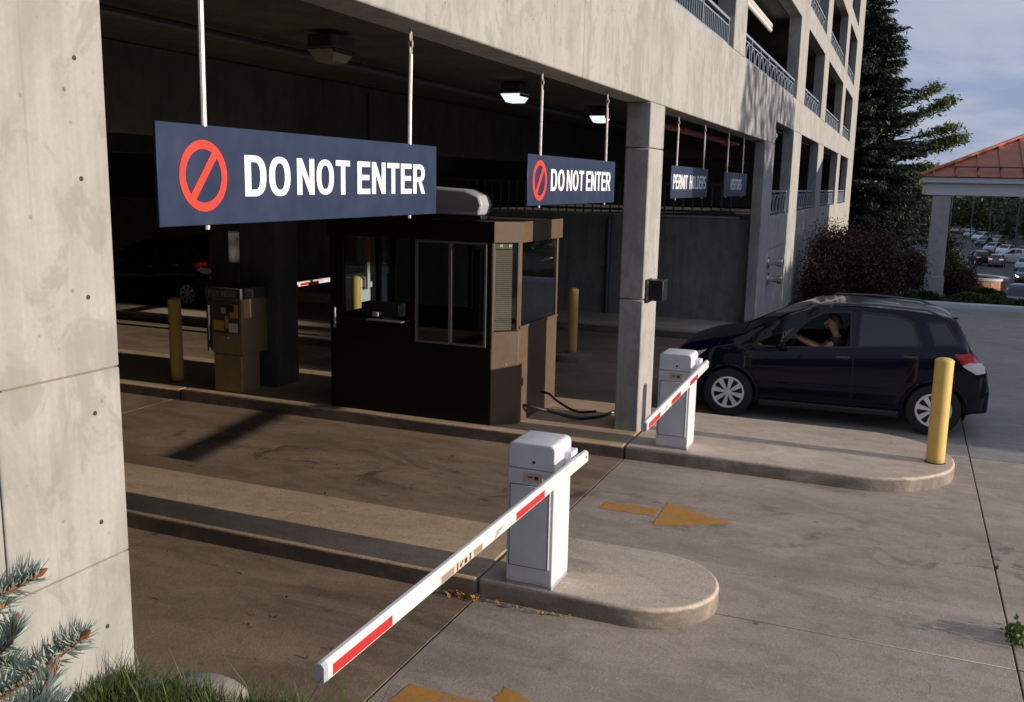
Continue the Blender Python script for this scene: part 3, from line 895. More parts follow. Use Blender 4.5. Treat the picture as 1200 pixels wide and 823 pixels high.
    build('hinge', MB().tube([((X0 + X1) / 2 + .06, Y0 - .06, z_arm), ((X0 + X1) / 2 + .06, Y0 + .02, z_arm)], .03, 14), M['grey_cap'], t)
    build('bolt', MB().lathe([(0, yf - .006), (.008, yf - .005), (.009, yf + .001)], (xe - .06, 0, z_arm + .01), 10, 'y'), M['steel'], arm)
    return t
barrier(0, 0, 2.955, 'nearest white barrier cabinet with long white arm and two red stripes', ((3.015, 3.5), (4.98, 5.46)), (('warn', 3.98, 4.5), ('logo', 4.66, 4.76)), 1.05, 0)
barrier(4.02, -.10, 7.68, 'farther white barrier cabinet beside the dark hatchback with three red stripes on its arm', ((7.74, 8.15), (8.59, 8.98), (9.41, 9.79)), (('logo', 8.34, 8.42),), 1.055, .085)
# two more inside the garage
b3 = barrier(9.0, 7.05, 12.9, 'dim barrier cabinet seen through the booth window, its arm raised', (), (), 1.05, 0)
for ch in list(b3.children):
    if ch.name.startswith('arm') and not ch.name.startswith('arm_bracket'):
        for g in list(ch.children): bpy.data.objects.remove(g)
        bpy.data.objects.remove(ch)
ya = 2.10 + 7.05 - .085
mb = MB().box(15.02, 15.11, ya - .026, ya + .026, 1.0, 3.35)
arm = build('arm', mb, M['white_dirty'], b3, bevel=.004)
build('red_stripe', bx(15.015, 15.115, ya - .028, ya + .028, 1.5, 2.0), M['red'], arm)
build('red_stripe', bx(15.015, 15.115, ya - .028, ya + .028, 2.4, 2.9), M['red'], arm)
barrier(11.8, 8.30, 14.2, 'dim barrier deep inside the garage, arm tip showing between concrete post and booth', ((14.7, 15.3), (16.0, 16.5)), (), 1.05, 0)

# ================================================================== BOLLARDS
def bollard(x, y, z, h, label, r=.088, lean=(0, 0)):
    t = thing('bollard', label, 'bollard', (x, y, z), 'yellow steel bollards')
    prof = [(r, 0)] + [(r, h - .045)] + [(r + .003, h - .044), (r + .003, h - .036)] + [(r * math.cos(a), h - .035 + .035 * math.sin(a)) for a in [R(q) for q in (15, 35, 55, 75, 90)]]
    b = build('post', MB().lathe([(0, 0)] + prof, (0, 0, 0), 28), M['yellow'], t, loc=(0, 0, 0))
    build('base_seam', MB().lathe([(r + .001, 0), (r + .012, 0), (r + .009, .006), (r + .001, .008)], (0, 0, 0), 28), M['filler'], t, loc=(0, 0, 0))
    t.rotation_euler = (lean[0], lean[1], 0)
    return t
bollard(10.745, -.50, .15, 1.13, 'tall sunlit yellow bollard on the island tip in front of the car', .094, (R(-.2), R(1.6)))
bollard(10.30, 9.30, .15, 1.18, 'dim yellow bollard beside the pay station')
bd = bollard(15.3, 5.15, .12, 1.12, 'yellow bollard on a round concrete pad behind the booth')
bollard(14.55, 9.0, .15, 1.15, 'dim yellow bollard seen through the booth window')
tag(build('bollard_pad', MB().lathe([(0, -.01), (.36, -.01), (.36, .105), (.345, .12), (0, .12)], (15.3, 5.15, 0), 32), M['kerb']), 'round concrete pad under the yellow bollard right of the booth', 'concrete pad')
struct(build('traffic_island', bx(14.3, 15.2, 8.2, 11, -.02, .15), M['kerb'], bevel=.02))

# ================================================================== BOOTH
booth = thing('ticket_booth', 'brown and black parking attendant booth with sliding window and blinds', 'booth', (10.8, 5.4, .15))
B = booth
bx0, bx1, by0, by1 = 10.0, 11.53, 4.10, 6.56
fx, fy = 10.22, 4.36          # chamfered front left corner (10.0,4.36)->(10.22,4.10)
zf, zs, zt = .15, 1.32, 2.31
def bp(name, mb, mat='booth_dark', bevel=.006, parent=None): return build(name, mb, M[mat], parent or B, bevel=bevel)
w = .05
# left long side (faces the near lane): lower panel, posts, head
bp('side_panel', bx(bx0, bx0 + w, fy + .003, by1, zf, 1.07))
bp('side_panel', bx(bx0, bx0 + w, 5.44, by1, 1.073, 1.30))
bp('corner_post', bx(bx0, bx0 + w, fy + .003, 4.425, 1.073, zt))
bp('corner_post', bx(bx0, bx0 + w, 5.36, 5.44, 1.073, zt) if 0 else bx(bx0, bx0 + w, 5.365, 5.437, 1.303, zt))
bp('corner_post', bx(bx0, bx0 + w, 6.36, by1, 1.303, zt))
# sliding window with two panes
wf = build('sliding_window', MB().box(bx0 - .012, bx0 + .03, 4.43, 4.455, 1.078, 2.302).box(bx0 - .012, bx0 + .03, 5.335, 5.36, 1.078, 2.302).box(bx0 - .0115, bx0 + .03, 4.4555, 5.3345, 1.078, 1.103).box(bx0 - .0115, bx0 + .03, 4.4555, 5.3345, 2.277, 2.302).box(bx0 - .016, bx0 + .02, 4.875, 4.912, 1.104, 2.276), M['alu'], B)
for a, b in ((4.455, 4.875), (4.912, 5.335)):
    build('pane', bx(bx0 + .006, bx0 + .011, a, b, 1.104, 2.276), M['glass'], wf)
build('pane', bx(bx0 + .006, bx0 + .011, 5.44, 6.358, 1.304, zt - .01), M['glass'], B)
bp('counter_ledge', bx(bx0 - .09, bx0 - .001, 5.5, 6.0, 1.30, 1.315), 'alu', .003)
bp('transaction_tray', bx(bx0 + .06, bx0 + .26, 5.62, 6.15, 1.34, 1.5), 'steel', .01)
bp('sign_block', bx(bx0 - .03, bx0 - .002, 5.86, 5.94, 1.35, 1.40), 'grey_cap', .004)
# chamfered corner with blind window
dx, dy = fx - bx0, fy - by0
L = math.hypot(dx, dy); u = Vector((dx / L, -dy / L, 0)); nrm = Vector((-dy / L, -dx / L, 0))
P0 = Vector((bx0, fy, 0))
def cham(a, b, z0, z1, d0, d1):
    ps = [P0 + u * a - nrm * d0, P0 + u * b - nrm * d0, P0 + u * b - nrm * d1, P0 + u * a - nrm * d1]
    return MB().prism([(p.x, p.y) for p in ps], 'z', z0, z1)
bp('corner_panel', cham(.002, L - .002, zf, 1.27, 0, .04), 'booth')
bp('corner_post', cham(.002, .035, 1.272, zt, 0, .04), 'booth')
bp('corner_post', cham(L - .035, L - .002, 1.272, zt, 0, .04), 'booth')
build('pane', cham(.036, L - .036, 1.275, zt, .016, .02), M['glass'], B)
bl = bp('window_blind', cham(.04, L - .09, 2.23, zt - .005, .028, .045), 'blind')
for k in range(40):
    z = 1.285 + k * .0235
    build('slat', cham(.04, L - .09, z, z + .0185, .026 + .0, .032), M['blind'], bl, smooth=0)
for a in (.09, .2):
    bp('bracket', cham(a, a + .04, 2.255, 2.285, .0215, .0275), 'sign_white', .002)
bp('screw', MB().lathe([(0, -.004), (.012, -.003), (.013, .003)], (0, 0, 0), 10, 'y'), 'alu', 0) if 0 else None
# front (sunlit) side
bp('front_panel', bx(fx + .002, bx1, by0, by0 + w, zf, zs), 'booth')
bp('corner_post', bx(fx + .002, fx + .06, by0, by0 + w, zs + .003, zt), 'booth')
bp('corner_post', bx(bx1 - .055, bx1, by0, by0 + w, zs + .003, zt), 'booth')
bp('front_trim', bx(fx + .002, bx1, by0 - .012, by0 - .001, zs - .03, zs + .004), 'booth', .003)
build('pane', bx(fx + .061, bx1 - .056, by0 + .016, by0 + .021, zs + .004, zt), M['glass'], B)
bp('wiper_bar', MB().tube([(10.85, by0 - .012, 2.06), (11.25, by0 - .012, 2.07)], .01, 6), 'alu', 0)
# right side and back
bp('side_panel', bx(bx1 - w, bx1, by0 + w + .003, by1, zf, zs))
bp('corner_post', bx(bx1 - w, bx1, 5.3, 5.36, zs + .003, zt))
bp('corner_post', bx(bx1 - w, bx1, by1 - .1, by1, zs + .003, zt))
build('pane', bx(bx1 - .03, bx1 - .025, by0 + w, 5.298, zs + .003, zt), M['glass'], B)
build('pane', bx(bx1 - .03, bx1 - .025, 5.362, by1 - .102, zs + .003, zt), M['glass'], B)
bp('back_panel', bx(bx0 + w + .003, bx1 - w - .003, by1 - w, by1, zf, zs))
bp('corner_post', bx(11.1, 11.2, by1 - w, by1, zs + .003, zt))
bp('sun_block_box', bx(10.24, 10.53, 4.42, 4.72, .922, 2.2), 'black', .02)  # black box added inside to keep the sun off the pay station
build('pane', bx(bx0 + w, 11.099, by1 - .03, by1 - .025, zs + .003, zt), M['glass'], B)
build('pane', bx(11.201, bx1 - w, by1 - .03, by1 - .025, zs + .003, zt), M['glass'], B)
bp('door_handle', bx(bx0 - .03, bx0 - .002, 6.47, 6.50, 1.16, 1.42), 'alu', .006)
bp('desk', bx(bx0 + .06, bx0 + .5, 4.5, 6.4, .88, .92), 'booth_dark')
bp('floor', bx(bx0 + .06, bx1 - .06, by0 + .3, by1 - .06, zf + .002, zf + .03), 'black')
# roof fascia with overhang, chamfered at both front corners
o = .03
def ring_poly(d):
    return [(bx0 - d, by1 + d), (bx0 - d, fy - .02 - d * .4), (fx + .02 - d * .4 - .02, by0 - d), (bx1 + d + .12 - .10, by0 - d), (bx1 + d + .18, by0 + .18), (bx1 + d + .18, by1 + d)]
bp('roof_deck', MB().prism(ring_poly(.0), 'z', zt + .015, zt + .225), 'booth', .004)
poly = ring_poly(.03); poly2 = ring_poly(.0)
for i in range(len(poly)):
    a, b = poly[i], poly[(i + 1) % len(poly)]
    c, d = poly2[(i + 1) % len(poly2)], poly2[i]
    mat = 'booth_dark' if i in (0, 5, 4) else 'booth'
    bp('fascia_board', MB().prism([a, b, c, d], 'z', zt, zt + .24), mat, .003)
bp('rivet', MB().tube([(P0 + u * L * .5 + nrm * .036 + Vector((0, 0, 2.47))), (P0 + u * L * .5 + nrm * .03 + Vector((0, 0, 2.47)))], .012, 8), 'alu', 0)
bp('rivet', MB().tube([(P0 + u * L * .55 + nrm * .004 + Vector((0, 0, .88))), (P0 + u * L * .55 - nrm * .002 + Vector((0, 0, .88)))], .012, 8), 'alu', 0)
# air conditioner standing on the roof
ac = thing('air_conditioner', 'pale rounded air conditioner on the booth roof', 'air conditioner', (10.75, 5.1, 2.535))
prof = [(4.68, 2.60), (4.64, 2.72), (4.68, 2.83), (4.86, 2.90), (5.35, 2.925), (5.7, 2.9), (5.78, 2.83), (5.78, 2.60)]
build('shell', MB().prism(prof, 'x', 10.3, 10.62), M['grey_cap'], ac, bevel=.03, seg=3)
build('base_tray', bx(10.33, 10.60, 4.66, 5.74, 2.551, 2.598), M['black'], ac, bevel=.01)
# hoses on the island by the booth
def hose(pts, r=.018):
    P = [Vector(p) for p in pts]; out = []
    for i in range(len(P) - 1):
        p0, p1, p2, p3 = P[max(i - 1, 0)], P[i], P[i + 1], P[min(i + 2, len(P) - 1)]
        for k in range(6):
            t = k / 6
            out.append(.5 * ((2 * p1) + (-p0 + p2) * t + (2 * p0 - 5 * p1 + 4 * p2 - p3) * t * t + (-p0 + 3 * p1 - 3 * p2 + p3) * t ** 3))
    out.append(P[-1])
    return MB().tube(out, r, 8)
tag(build('hose', hose([(10.4, 4.12, .34), (10.42, 3.98, .33), (10.6, 3.75, .24), (10.72, 3.5, .175), (10.95, 3.3, .17), (11.2, 3.2, .18), (11.25, 3.05, .25), (11.2, 2.99, .34)], .02), M['black']), 'black hose looping low from the booth front to the middle column', 'hose')
tag(build('hose', hose([(11.02, 4.12, .38), (11.02, 4.0, .37), (11.0, 3.85, .28), (10.98, 3.6, .19), (11.0, 3.36, .215)], .016), M['black']), 'thin black hose dropping straight from the booth front onto the looping hose', 'hose')

# pay station
ps = thing('pay_station', 'tan pay station in the shade headed PAY HERE, left of the booth', 'pay station', (10.25, 8.18, .15))
build('pedestal', bx(10.03, 10.42, 7.97, 8.42, .15, .66), M['pay'], ps, bevel=.01)
build('housing', bx(10.03, 10.56, 7.94, 8.44, .664, 1.41), M['pay'], ps, bevel=.012)
build('hood', bx(9.96, 10.58, 7.90, 8.48, 1.412, 1.56), M['pay_dark'], ps, bevel=.01)
build('side_cheek', bx(9.97, 10.1, 8.441, 8.47, .70, 1.409), M['pay_dark'], ps)
text_part('PAY HERE', 8.42, 7.97, 1.445, 1.525, 9.957, M['pay'], ps, .02, 'lettering', 'side')
build('face_panel', bx(10.015, 10.029, 7.98, 8.40, .95, 1.38), M['pay_dark'], ps)
for nm, a, b, c, d, mt in (('sticker', 8.19, 8.26, 1.21, 1.29, 'pink'), ('button_panel', 7.99, 8.12, 1.16, 1.34, 'amber'), ('label_plate', 8.22, 8.39, .985, 1.12, 'amber'), ('notice', 8.0, 8.14, .97, 1.09, 'paper'), ('label_plate', 8.15, 8.20, 1.02, 1.18, 'amber'), ('screen', 8.05, 8.17, 1.24, 1.33, 'black')):
    build(nm, bx(10.008 if nm != 'screen' else 10.004, 10.014, a, b, c, d), M[mt], ps)
build('coin_slot', bx(10.02, 10.029, 8.2, 8.31, .86, .915), M['alu'], ps)
build('coin_button', MB().lathe([(0, 10.012), (.018, 10.014), (.02, 10.03)], (0, 8.16, .895), 12, 'x'), M['chrome'], ps)

# box on the middle column
jb = thing('detector_box', 'black sensor box bolted to the sunlit middle column', 'sensor box', (10.85, 2.69, 1.85))
build('back_plate', bx(10.56, 10.80, 2.675, 2.699, 1.66, 1.93), M['black'], jb, bevel=.003)
build('housing', bx(10.66, 10.88, 2.51, 2.674, 1.68, 1.92), M['black'], jb, bevel=.008)
for z in (1.71, 1.89):
    build('bolt', MB().lathe([(0, 2.665), (.014, 2.668), (.015, 2.676)], (10.61, 0, z), 10, 'y'), M['chrome'], jb)
# fire department connection and alarm bell on the right wall
fd = thing('fire_hose_inlet', 'pair of chrome fire hose inlets on the shaded wall beside the shrub', 'hose inlet', (21.2, YF, 1.2))
for z, xx in ((1.40, 21.1), (1.03, 21.2)):
    build('inlet', MB().lathe([(0, YF + .01), (.14, YF + .01), (.14, YF - .02), (.07, YF - .03), (.07, YF - .20), (.095, YF - .21), (.095, YF - .30), (.05, YF - .33), (0, YF - .34)], (xx, 0, z), 18, 'y'), M['chrome'], fd)
ab = thing('alarm_bell', 'small red alarm box at the top of the first deck opening', 'alarm', (21.15, YF, 4.1))
build('casing', bx(21.02, 21.22, 2.72, 2.86, 3.98, 4.2), M['pipe_red'], ab, bevel=.02)
build('strobe', bx(21.05, 21.18, 2.69, 2.719, 4.03, 4.12), M['lens_clear'], ab, bevel=.01)

# ================================================================== CARS
def ry(y): return y if y > -1.25 else -1.25 + (y + 1.25) * .80
def rp2(poly): return [(ry(a), b) for a, b in poly]
def cat(keys, t):
    ks = np.array([k[0] for k in keys]); vs = np.array([k[1] for k in keys])
    return float(np.interp(t, ks, vs))
K_ROOF = [(-2.03, .60), (-1.99, .80), (-1.92, .90), (-1.80, .97), (-1.74, 1.03), (-1.69, 1.14), (-1.58, 1.32), (-1.50, 1.425), (-1.40, 1.468), (-1.0, 1.522), (-.3, 1.562), (.0, 1.557), (.22, 1.53), (.55, 1.40), (.9, 1.22), (1.15, 1.085), (1.3, 1.05), (1.6, .985), (1.85, .90), (2.0, .79), (2.06, .70), (2.10, .58)]
K_BELT = [(-2.03, .55), (-1.97, .76), (-1.88, .86), (-1.75, .96), (-1.65, 1.08), (-1.5, 1.115), (-1.0, 1.095), (-.3, 1.04), (.4, .985), (.85, .945), (1.15, .945), (1.5, .915), (1.8, .82), (1.95, .72), (2.05, .61), (2.10, .54)]
K_W = [(-2.03, .60), (-1.98, .72), (-1.85, .80), (-1.6, .845), (-1.0, .862), (0, .865), (1.0, .862), (1.5, .845), (1.8, .80), (1.97, .70), (2.06, .58), (2.10, .45)]
K_TOPW = [(-2.03, .55), (-1.9, .64), (-1.7, .60), (-1.45, .545), (-1., .565), (0, .575), (.3, .575), (.9, .66), (1.2, .70), (1.6, .66), (1.9, .55), (2.1, .38)]
K_BOT = [(-2.03, .42), (-1.9, .30), (-1.6, .24), (-1.2, .20), (1.2, .20), (1.6, .22), (1.9, .26), (2.05, .32), (2.1, .38)]
for K_ in (K_ROOF, K_BELT, K_W, K_TOPW, K_BOT): K_[:] = rp2(K_)
def section(y):
    zr, zb, wd, tw, zl = (cat(k, y) for k in (K_ROOF, K_BELT, K_W, K_TOPW, K_BOT))
    zb = min(zb, zr - .02)
    g = zr - zb
    pts = [(0, zl), (wd * .80, zl), (wd * .94, zl + .05), (wd * .985, zl + (zb - zl) * .35), (wd, zl + (zb - zl) * .58), (wd * .985, zl + (zb - zl) * .86), (wd * .955, zb)]
    tp = min(tw, wd * .93)
    x6 = wd * .955
    for q in (.35, .72):
        pts.append((x6 + (tp + .045 - x6) * q, zb + g * .86 * q))
    pts += [(tp + .045, zb + g * .86), (tp, zb + g * .955), (tp * .62, zr - .004), (0, zr)]
    return pts
def body_bm():
    ys = sorted(set([round(ry(v), 4) for v in list(np.arange(-1.5, 1.85, .085)) + [-2.03, -2.01, -1.985, -1.95, -1.9, -1.85, -1.8, -1.76, -1.72, -1.68, -1.63, -1.57, -1.52, 1.88, 1.93, 1.97, 2.01, 2.04, 2.07, 2.09, 2.10]]))
    bm = bmesh.new(); rows = []
    # smooth across v with Catmull-Rom subdivision
    for y in ys:
        s = section(y); out = []
        for i in range(len(s) - 1):
            p0 = s[i - 1] if i else (-s[1][0], s[1][1]); p1, p2 = s[i], s[i + 1]
            p3 = s[i + 2] if i + 2 < len(s) else (-s[-2][0], s[-2][1])
            for k in range(2):
                t = k / 2
                out.append(tuple(.5 * (2 * b + (-a + c) * t + (2 * a - 5 * b + 4 * c - d) * t * t + (-a + 3 * b - 3 * c + d) * t ** 3) for a, b, c, d in zip(p0, p1, p2, p3)))
        out.append(s[-1])
        rows.append(out)
    vid = []
    n = len(rows[0])
    for y, r_ in zip(ys, rows):
        L = [bm.verts.new((-x, y, z)) for x, z in r_]
        Rr = [L[0]] + [bm.verts.new((x, y, z)) for x, z in r_[1:-1]] + [L[-1]]
        vid.append((L, Rr))
    for i in range(len(ys) - 1):
        for side in (0, 1):
            a, b = vid[i][side], vid[i + 1][side]
            for j in range(n - 1):
                f = bm.faces.new((a[j], a[j + 1], b[j + 1], b[j]))
    for i in (0, -1):
        L, Rr = vid[i]
        bm.faces.new(L[:] + Rr[1:-1][::-1])
    bmesh.ops.recalc_face_normals(bm, faces=bm.faces)
    return bm
def pip(poly, y, z):
    c = False; n = len(poly)
    for i in range(n):
        (a, b), (d, e) = poly[i], poly[i - 1]
        if (b > z) != (e > z) and y < (d - a) * (z - b) / (e - b) + a: c = not c
    return c
def cut(bm, poly, xmin, side, lo=0.0):
    """slice body faces on one side along a side-view polygon; return faces inside"""
    y0, y1 = min(p[0] for p in poly) - .1, max(p[0] for p in poly) + .1
    z0, z1 = min(p[1] for p in poly) - .1, max(p[1] for p in poly) + .1
    def sel():
        return [f for f in bm.faces if side * f.calc_center_median().x > xmin and y0 < f.calc_center_median().y < y1 and z0 < f.calc_center_median().z < z1]
    for i in range(len(poly)):
        a, b = Vector((0, *poly[i - 1])), Vector((0, *poly[i]))
        nrm = Vector((1, 0, 0)).cross(b - a)
        fs = sel(); g = fs + list({e for f in fs for e in f.edges}) + list({v for f in fs for v in f.verts})
        bmesh.ops.bisect_plane(bm, geom=g, dist=1e-5, plane_co=a, plane_no=nrm)
    return [f for f in sel() if pip(poly, f.calc_center_median().y, f.calc_center_median().z)]
def extract(bm, faces, off=0.0, shrink=0.0):
    """copy faces into a new MB (moved by off along normals), then delete them from bm"""
    mb = MB(); idx = {}
    bm.normal_update()
    for f in faces:
        ids = []
        for v in f.verts:
            if v not in idx:
                idx[v] = len(mb.v); p = v.co + v.normal * off; mb.v.append(tuple(p))
            ids.append(idx[v])
        mb.f.append(tuple(ids)); mb.mi.append(0)
    bmesh.ops.delete(bm, geom=faces, context='FACES')
    return mb
def inset_poly(poly, d):
    n = len(poly); out = []
    area = sum(poly[i - 1][0] * poly[i][1] - poly[i][0] * poly[i - 1][1] for i in range(n))
    s = 1 if area > 0 else -1
    for i in range(n):
        p0, p1, p2 = Vector(poly[i - 1]), Vector(poly[i]), Vector(poly[(i + 1) % n])
        a = (p1 - p0).normalized(); b = (p2 - p1).normalized()
        na, nb = Vector((-a.y, a.x)) * s, Vector((-b.y, b.x)) * s
        k = (na + nb); k = k / max(.3, k.dot(na))
        out.append(tuple(p1 + k * d))
    return out

WIN_F = [(.60, .985), (.30, 1.32), (.12, 1.42), (-.20, 1.452), (-.22, 1.045)]
WIN_Q = [(.98, .975), (.69, .985), (.45, 1.235)]
WIN_R = [(-.33, 1.06), (-.345, 1.452), (-.75, 1.435), (-.93, 1.37), (-1.03, 1.12)]
WIN_B = [(-1.22, 1.135), (-1.13, 1.37), (-1.34, 1.385), (-1.53, 1.155)]
DOOR_F = [(.98, .34), (1.00, .90), (.66, .945), (.25, 1.36), (.10, 1.445), (-.255, 1.475), (-.285, .34)]
DOOR_R = [(-.29, .34), (-.26, 1.475), (-.78, 1.47), (-.99, 1.395), (-1.10, 1.10), (-.93, .72), (-.80, .34)]
TAIL = [(-1.47, 1.035), (-1.72, 1.055), (-1.90, .99), (-1.95, .81), (-1.80, .80), (-1.62, .885)]
HEAD = [(1.55, .875), (1.80, .80), (2.06, .68), (2.07, .60), (1.9, .62), (1.72, .72)]
WIN_B, TAIL = rp2(WIN_B), rp2(TAIL)
CLEAR = rp2([(-1.585, .90), (-1.70, .945), (-1.99, .91), (-1.99, .74), (-1.60, .74)])
def arch(yc, r=.365, n=18):
    return [(yc + r * math.cos(2 * math.pi * k / n), .325 + r * math.sin(2 * math.pi * k / n)) for k in range(n)]
def wheel(root, x, y, s, rim_mat='rim'):
    c = (x, y, .322)
    tp = [(.20, -.085), (.285, -.098), (.312, -.085), (.322, -.055), (.322, .055), (.312, .085), (.285, .098), (.20, .085)]
    w = build('wheel', MB().lathe([(r_, h * 1.0) for r_, h in tp], (0, 0, 0), 32, 'x'), M['rubber'], root, loc=c)
    mb = MB()
    f = s * .088
    mb.lathe([(.206, f - s * .03), (.212, f), (.200, f + s * .006), (.186, f), (.184, f - s * .03)], (0, 0, 0), 32, 'x')
    for k in range(8):
        a = 2 * math.pi * k / 8 + .2
        d = Vector((0, math.cos(a), math.sin(a))); p = Vector((0, -math.sin(a), math.cos(a)))
        vs = []
        for rr, hw, xx in ((.03, .014, f - s * .006), (.11, .024, f + s * .004), (.19, .034, f - s * .002)):
            for sg in (-1, 1): vs.append(Vector((xx, 0, 0)) + d * rr + p * hw * sg)
        for rr, hw in ((.03, .014), (.11, .024), (.19, .034)):
            for sg in (-1, 1): vs.append(Vector((f - s * .03, 0, 0)) + d * rr + p * hw * sg)
        mb.add(vs, [(0, 1, 3, 2), (2, 3, 5, 4), (0, 2, 8, 6), (2, 4, 10, 8), (1, 7, 9, 3), (3, 9, 11, 5), (4, 5, 11, 10)])
    mb.lathe([(0, f + s * .008), (.030, f + s * .006), (.036, f - s * .02), (.0, f - s * .021)], (0, 0, 0), 16, 'x')
    build('rim', mb, M[rim_mat], w, loc=(0, 0, 0), weld=False)
    build('brake_disc', MB().lathe([(0, f - s * .06), (.19, f - s * .06), (.19, f - s * .075), (0, f - s * .075)], (0, 0, 0), 20, 'x'), M['black'], w, loc=(0, 0, 0))
def make_car(label, paint_m, group, name='hatchback_car'):
    t = thing(name, label, 'car', (0, 0, 0), group)
    bm = body_bm()
    Z = (0, 0, 0)
    def put(nm, mb, mat, parent=None, **k):
        return build(nm, mb, mat, parent or t, loc=Z, **k)
    # windscreen and rear window follow the grid lines
    def top_faces(y0, y1, xr):
        return [f for f in bm.faces if y0 < f.calc_center_median().y < y1 and abs(f.calc_center_median().x) < xr and f.normal.z > .25 and f.calc_center_median().z > 1.0]
    bm.normal_update()
    ws = [f for f in top_faces(.30, 1.10, .60) if True]
    put('windscreen', extract(bm, ws, -.006), M['car_glass'], smooth=60)
    rw = [f for f in bm.faces if ry(-1.70) < f.calc_center_median().y < ry(-1.5) and abs(f.calc_center_median().x) < .52 and f.normal.y < -.3 and f.calc_center_median().z > 1.08]
    put('rear_window', extract(bm, rw, -.006), M['car_glass'], smooth=60)
    for s in (-1, 1):
        for yc in (1.25, -1.25):
            fs = cut(bm, arch(yc), .45, s); bmesh.ops.delete(bm, geom=fs, context='FACES')
        for nm, poly, ml in (('headlight', HEAD, 'lens_clear'), ):
            put(nm, extract(bm, cut(bm, poly, .30, s), -.003), M[ml], smooth=60)
        fs = cut(bm, TAIL, .40, s)
        cl = cut(bm, CLEAR, .40, s)
        fs = [f for f in bm.faces if f.calc_center_median().x * s > .40 and pip(TAIL, f.calc_center_median().y, f.calc_center_median().z)]
        cl = [f for f in fs if pip(CLEAR, f.calc_center_median().y, f.calc_center_median().z)]
        red = [f for f in fs if f not in set(cl)]
        tl = put('tail_light', extract(bm, red, .004), M['lens_red'], smooth=60)
        put('reversing_lens', extract(bm, cl, .003), M['lens_clear'], tl, smooth=60)
        for nm, poly, open_ in (('side_window', WIN_F, s < 0), ('quarter_window', WIN_Q, False), ('side_window', WIN_R, False), ('quarter_window', WIN_B, False)):
            rim = [f for f in cut(bm, inset_poly(poly, -.022), .35, s)]
            fs = cut(bm, poly, .35, s)
            mb = extract(bm, fs, -.008)
            if not open_: put(nm, mb, M['car_glass'], smooth=60)
            seal = [f for f in bm.faces if f.calc_center_median().x * s > .35 and pip(inset_poly(poly, -.022), f.calc_center_median().y, f.calc_center_median().z)]
            put('window_seal', extract(bm, seal, -.002), M['black'], smooth=60)
        for poly in (DOOR_F, DOOR_R):
            fs = cut(bm, poly, .35, s); fs = cut(bm, inset_poly(poly, .010), .35, s)
            inner = inset_poly(poly, .010)
            seam = [f for f in bm.faces if f.calc_center_median().x * s > .35 and pip(poly, f.calc_center_median().y, f.calc_center_median().z) and not pip(inner, f.calc_center_median().y, f.calc_center_median().z)]
            put('door_gap', extract(bm, seam, -.008), M['black'], smooth=60)
            fs = [f for f in bm.faces if f.calc_center_median().x * s > .35 and pip(inner, f.calc_center_median().y, f.calc_center_median().z)]
            d = put('door', extract(bm, fs, 0), paint_m, smooth=40)
            hy = -.14 if poly is DOOR_F else -.93
            hz = .90 if poly is DOOR_F else .965
            put('handle', MB().tube([(s * .838, hy + .09, hz), (s * .872, hy + .07, hz + .004), (s * .874, hy - .05, hz + .006), (s * .84, hy - .08, hz + .004)], .014, 8), M['steel'], d)
        # rub strip along the doors
        put('rub_strip', MB().tube([(s * .862, .88, .50), (s * .870, .2, .515), (s * .870, -.6, .535), (s * .858, -.80, .545)], .011, 6), paint_m)
        # wheel arch trim and liner
        for yc in (1.25, -1.25):
            pts = []
            for k in range(21):
                a = math.pi * (-.06 + 1.12 * k / 20)
                yy, zz = yc + .372 * math.cos(a), .325 + .372 * math.sin(a)
                sec_ = section(max(-2.0, min(2.08, yy)))
                xw = np.interp(zz, [p[1] for p in sec_[1:7]], [p[0] for p in sec_[1:7]])
                pts.append((s * (xw + .002), yy, zz))
            put('wheel_arch', MB().tube(pts, .021, 8), M['black'] if paint_m is M['car_black'] else paint_m)
            lin = [(.375, -.02 if 0 else .0)]
            mb = MB(); nn = 18; vs = []
            for k in range(nn + 1):
                a = math.pi * (-.1 + 1.2 * k / nn)
                for xx in (.50, .835): vs.append((s * xx, yc + .37 * math.cos(a), .325 + .37 * math.sin(a)))
            mb.add(vs, [(2 * k, 2 * k + 1, 2 * k + 3, 2 * k + 2) for k in range(nn)])
            mb.quad(*[(s * .50, yc + .37 * math.cos(math.pi * (-.1 + 1.2 * k / nn)), .325 + .37 * math.sin(math.pi * (-.1 + 1.2 * k / nn))) for k in range(nn + 1)])
            put('wheel_liner', mb, M['black'])
            wheel(t, s * .765, yc, s)
        put('roof_rail', MB().tube([(s * .60, .05, 1.50), (s * .595, .0, 1.552), (s * .588, -.5, 1.562), (s * .575, -1.1, 1.528), (s * .57, -1.28, 1.455)], .015, 8), M['steel'])
        mir = put('wing_mirror', MB().lathe([(0, -.075), (.045, -.07), (.078, -.03), (.083, .04), (.07, .05), (0, .05)], (0, 0, 0), 16, 'y'), paint_m)
        for v in mir.data.vertices: v.co = Vector((v.co.x * 1.25 + s * .965, -v.co.y + .60, v.co.z * .82 + 1.03))
        put('mirror_stalk', MB().tube([(s * .84, .62, .98), (s * .93, .61, 1.01)], .022, 8), M['black'])
        put('sill_trim', MB().box(min(s * .70, s * .845), max(s * .70, s * .845), -.86, .86, .185, .27), M['black'], bevel=.02)
    # the shell itself
    me = bpy.data.meshes.new('body'); bm.to_mesh(me); bm.free()
    me.materials.append(paint_m)
    me.polygons.foreach_set('use_smooth', [True] * len(me.polygons)); me.set_sharp_from_angle(angle=R(40))
    link_obj('body', me, t)
    put('front_bumper', MB().prism(rrect(-.62, .62, 1.95, 2.115, .07), 'z', .27, .44), M['black'], bevel=.03)
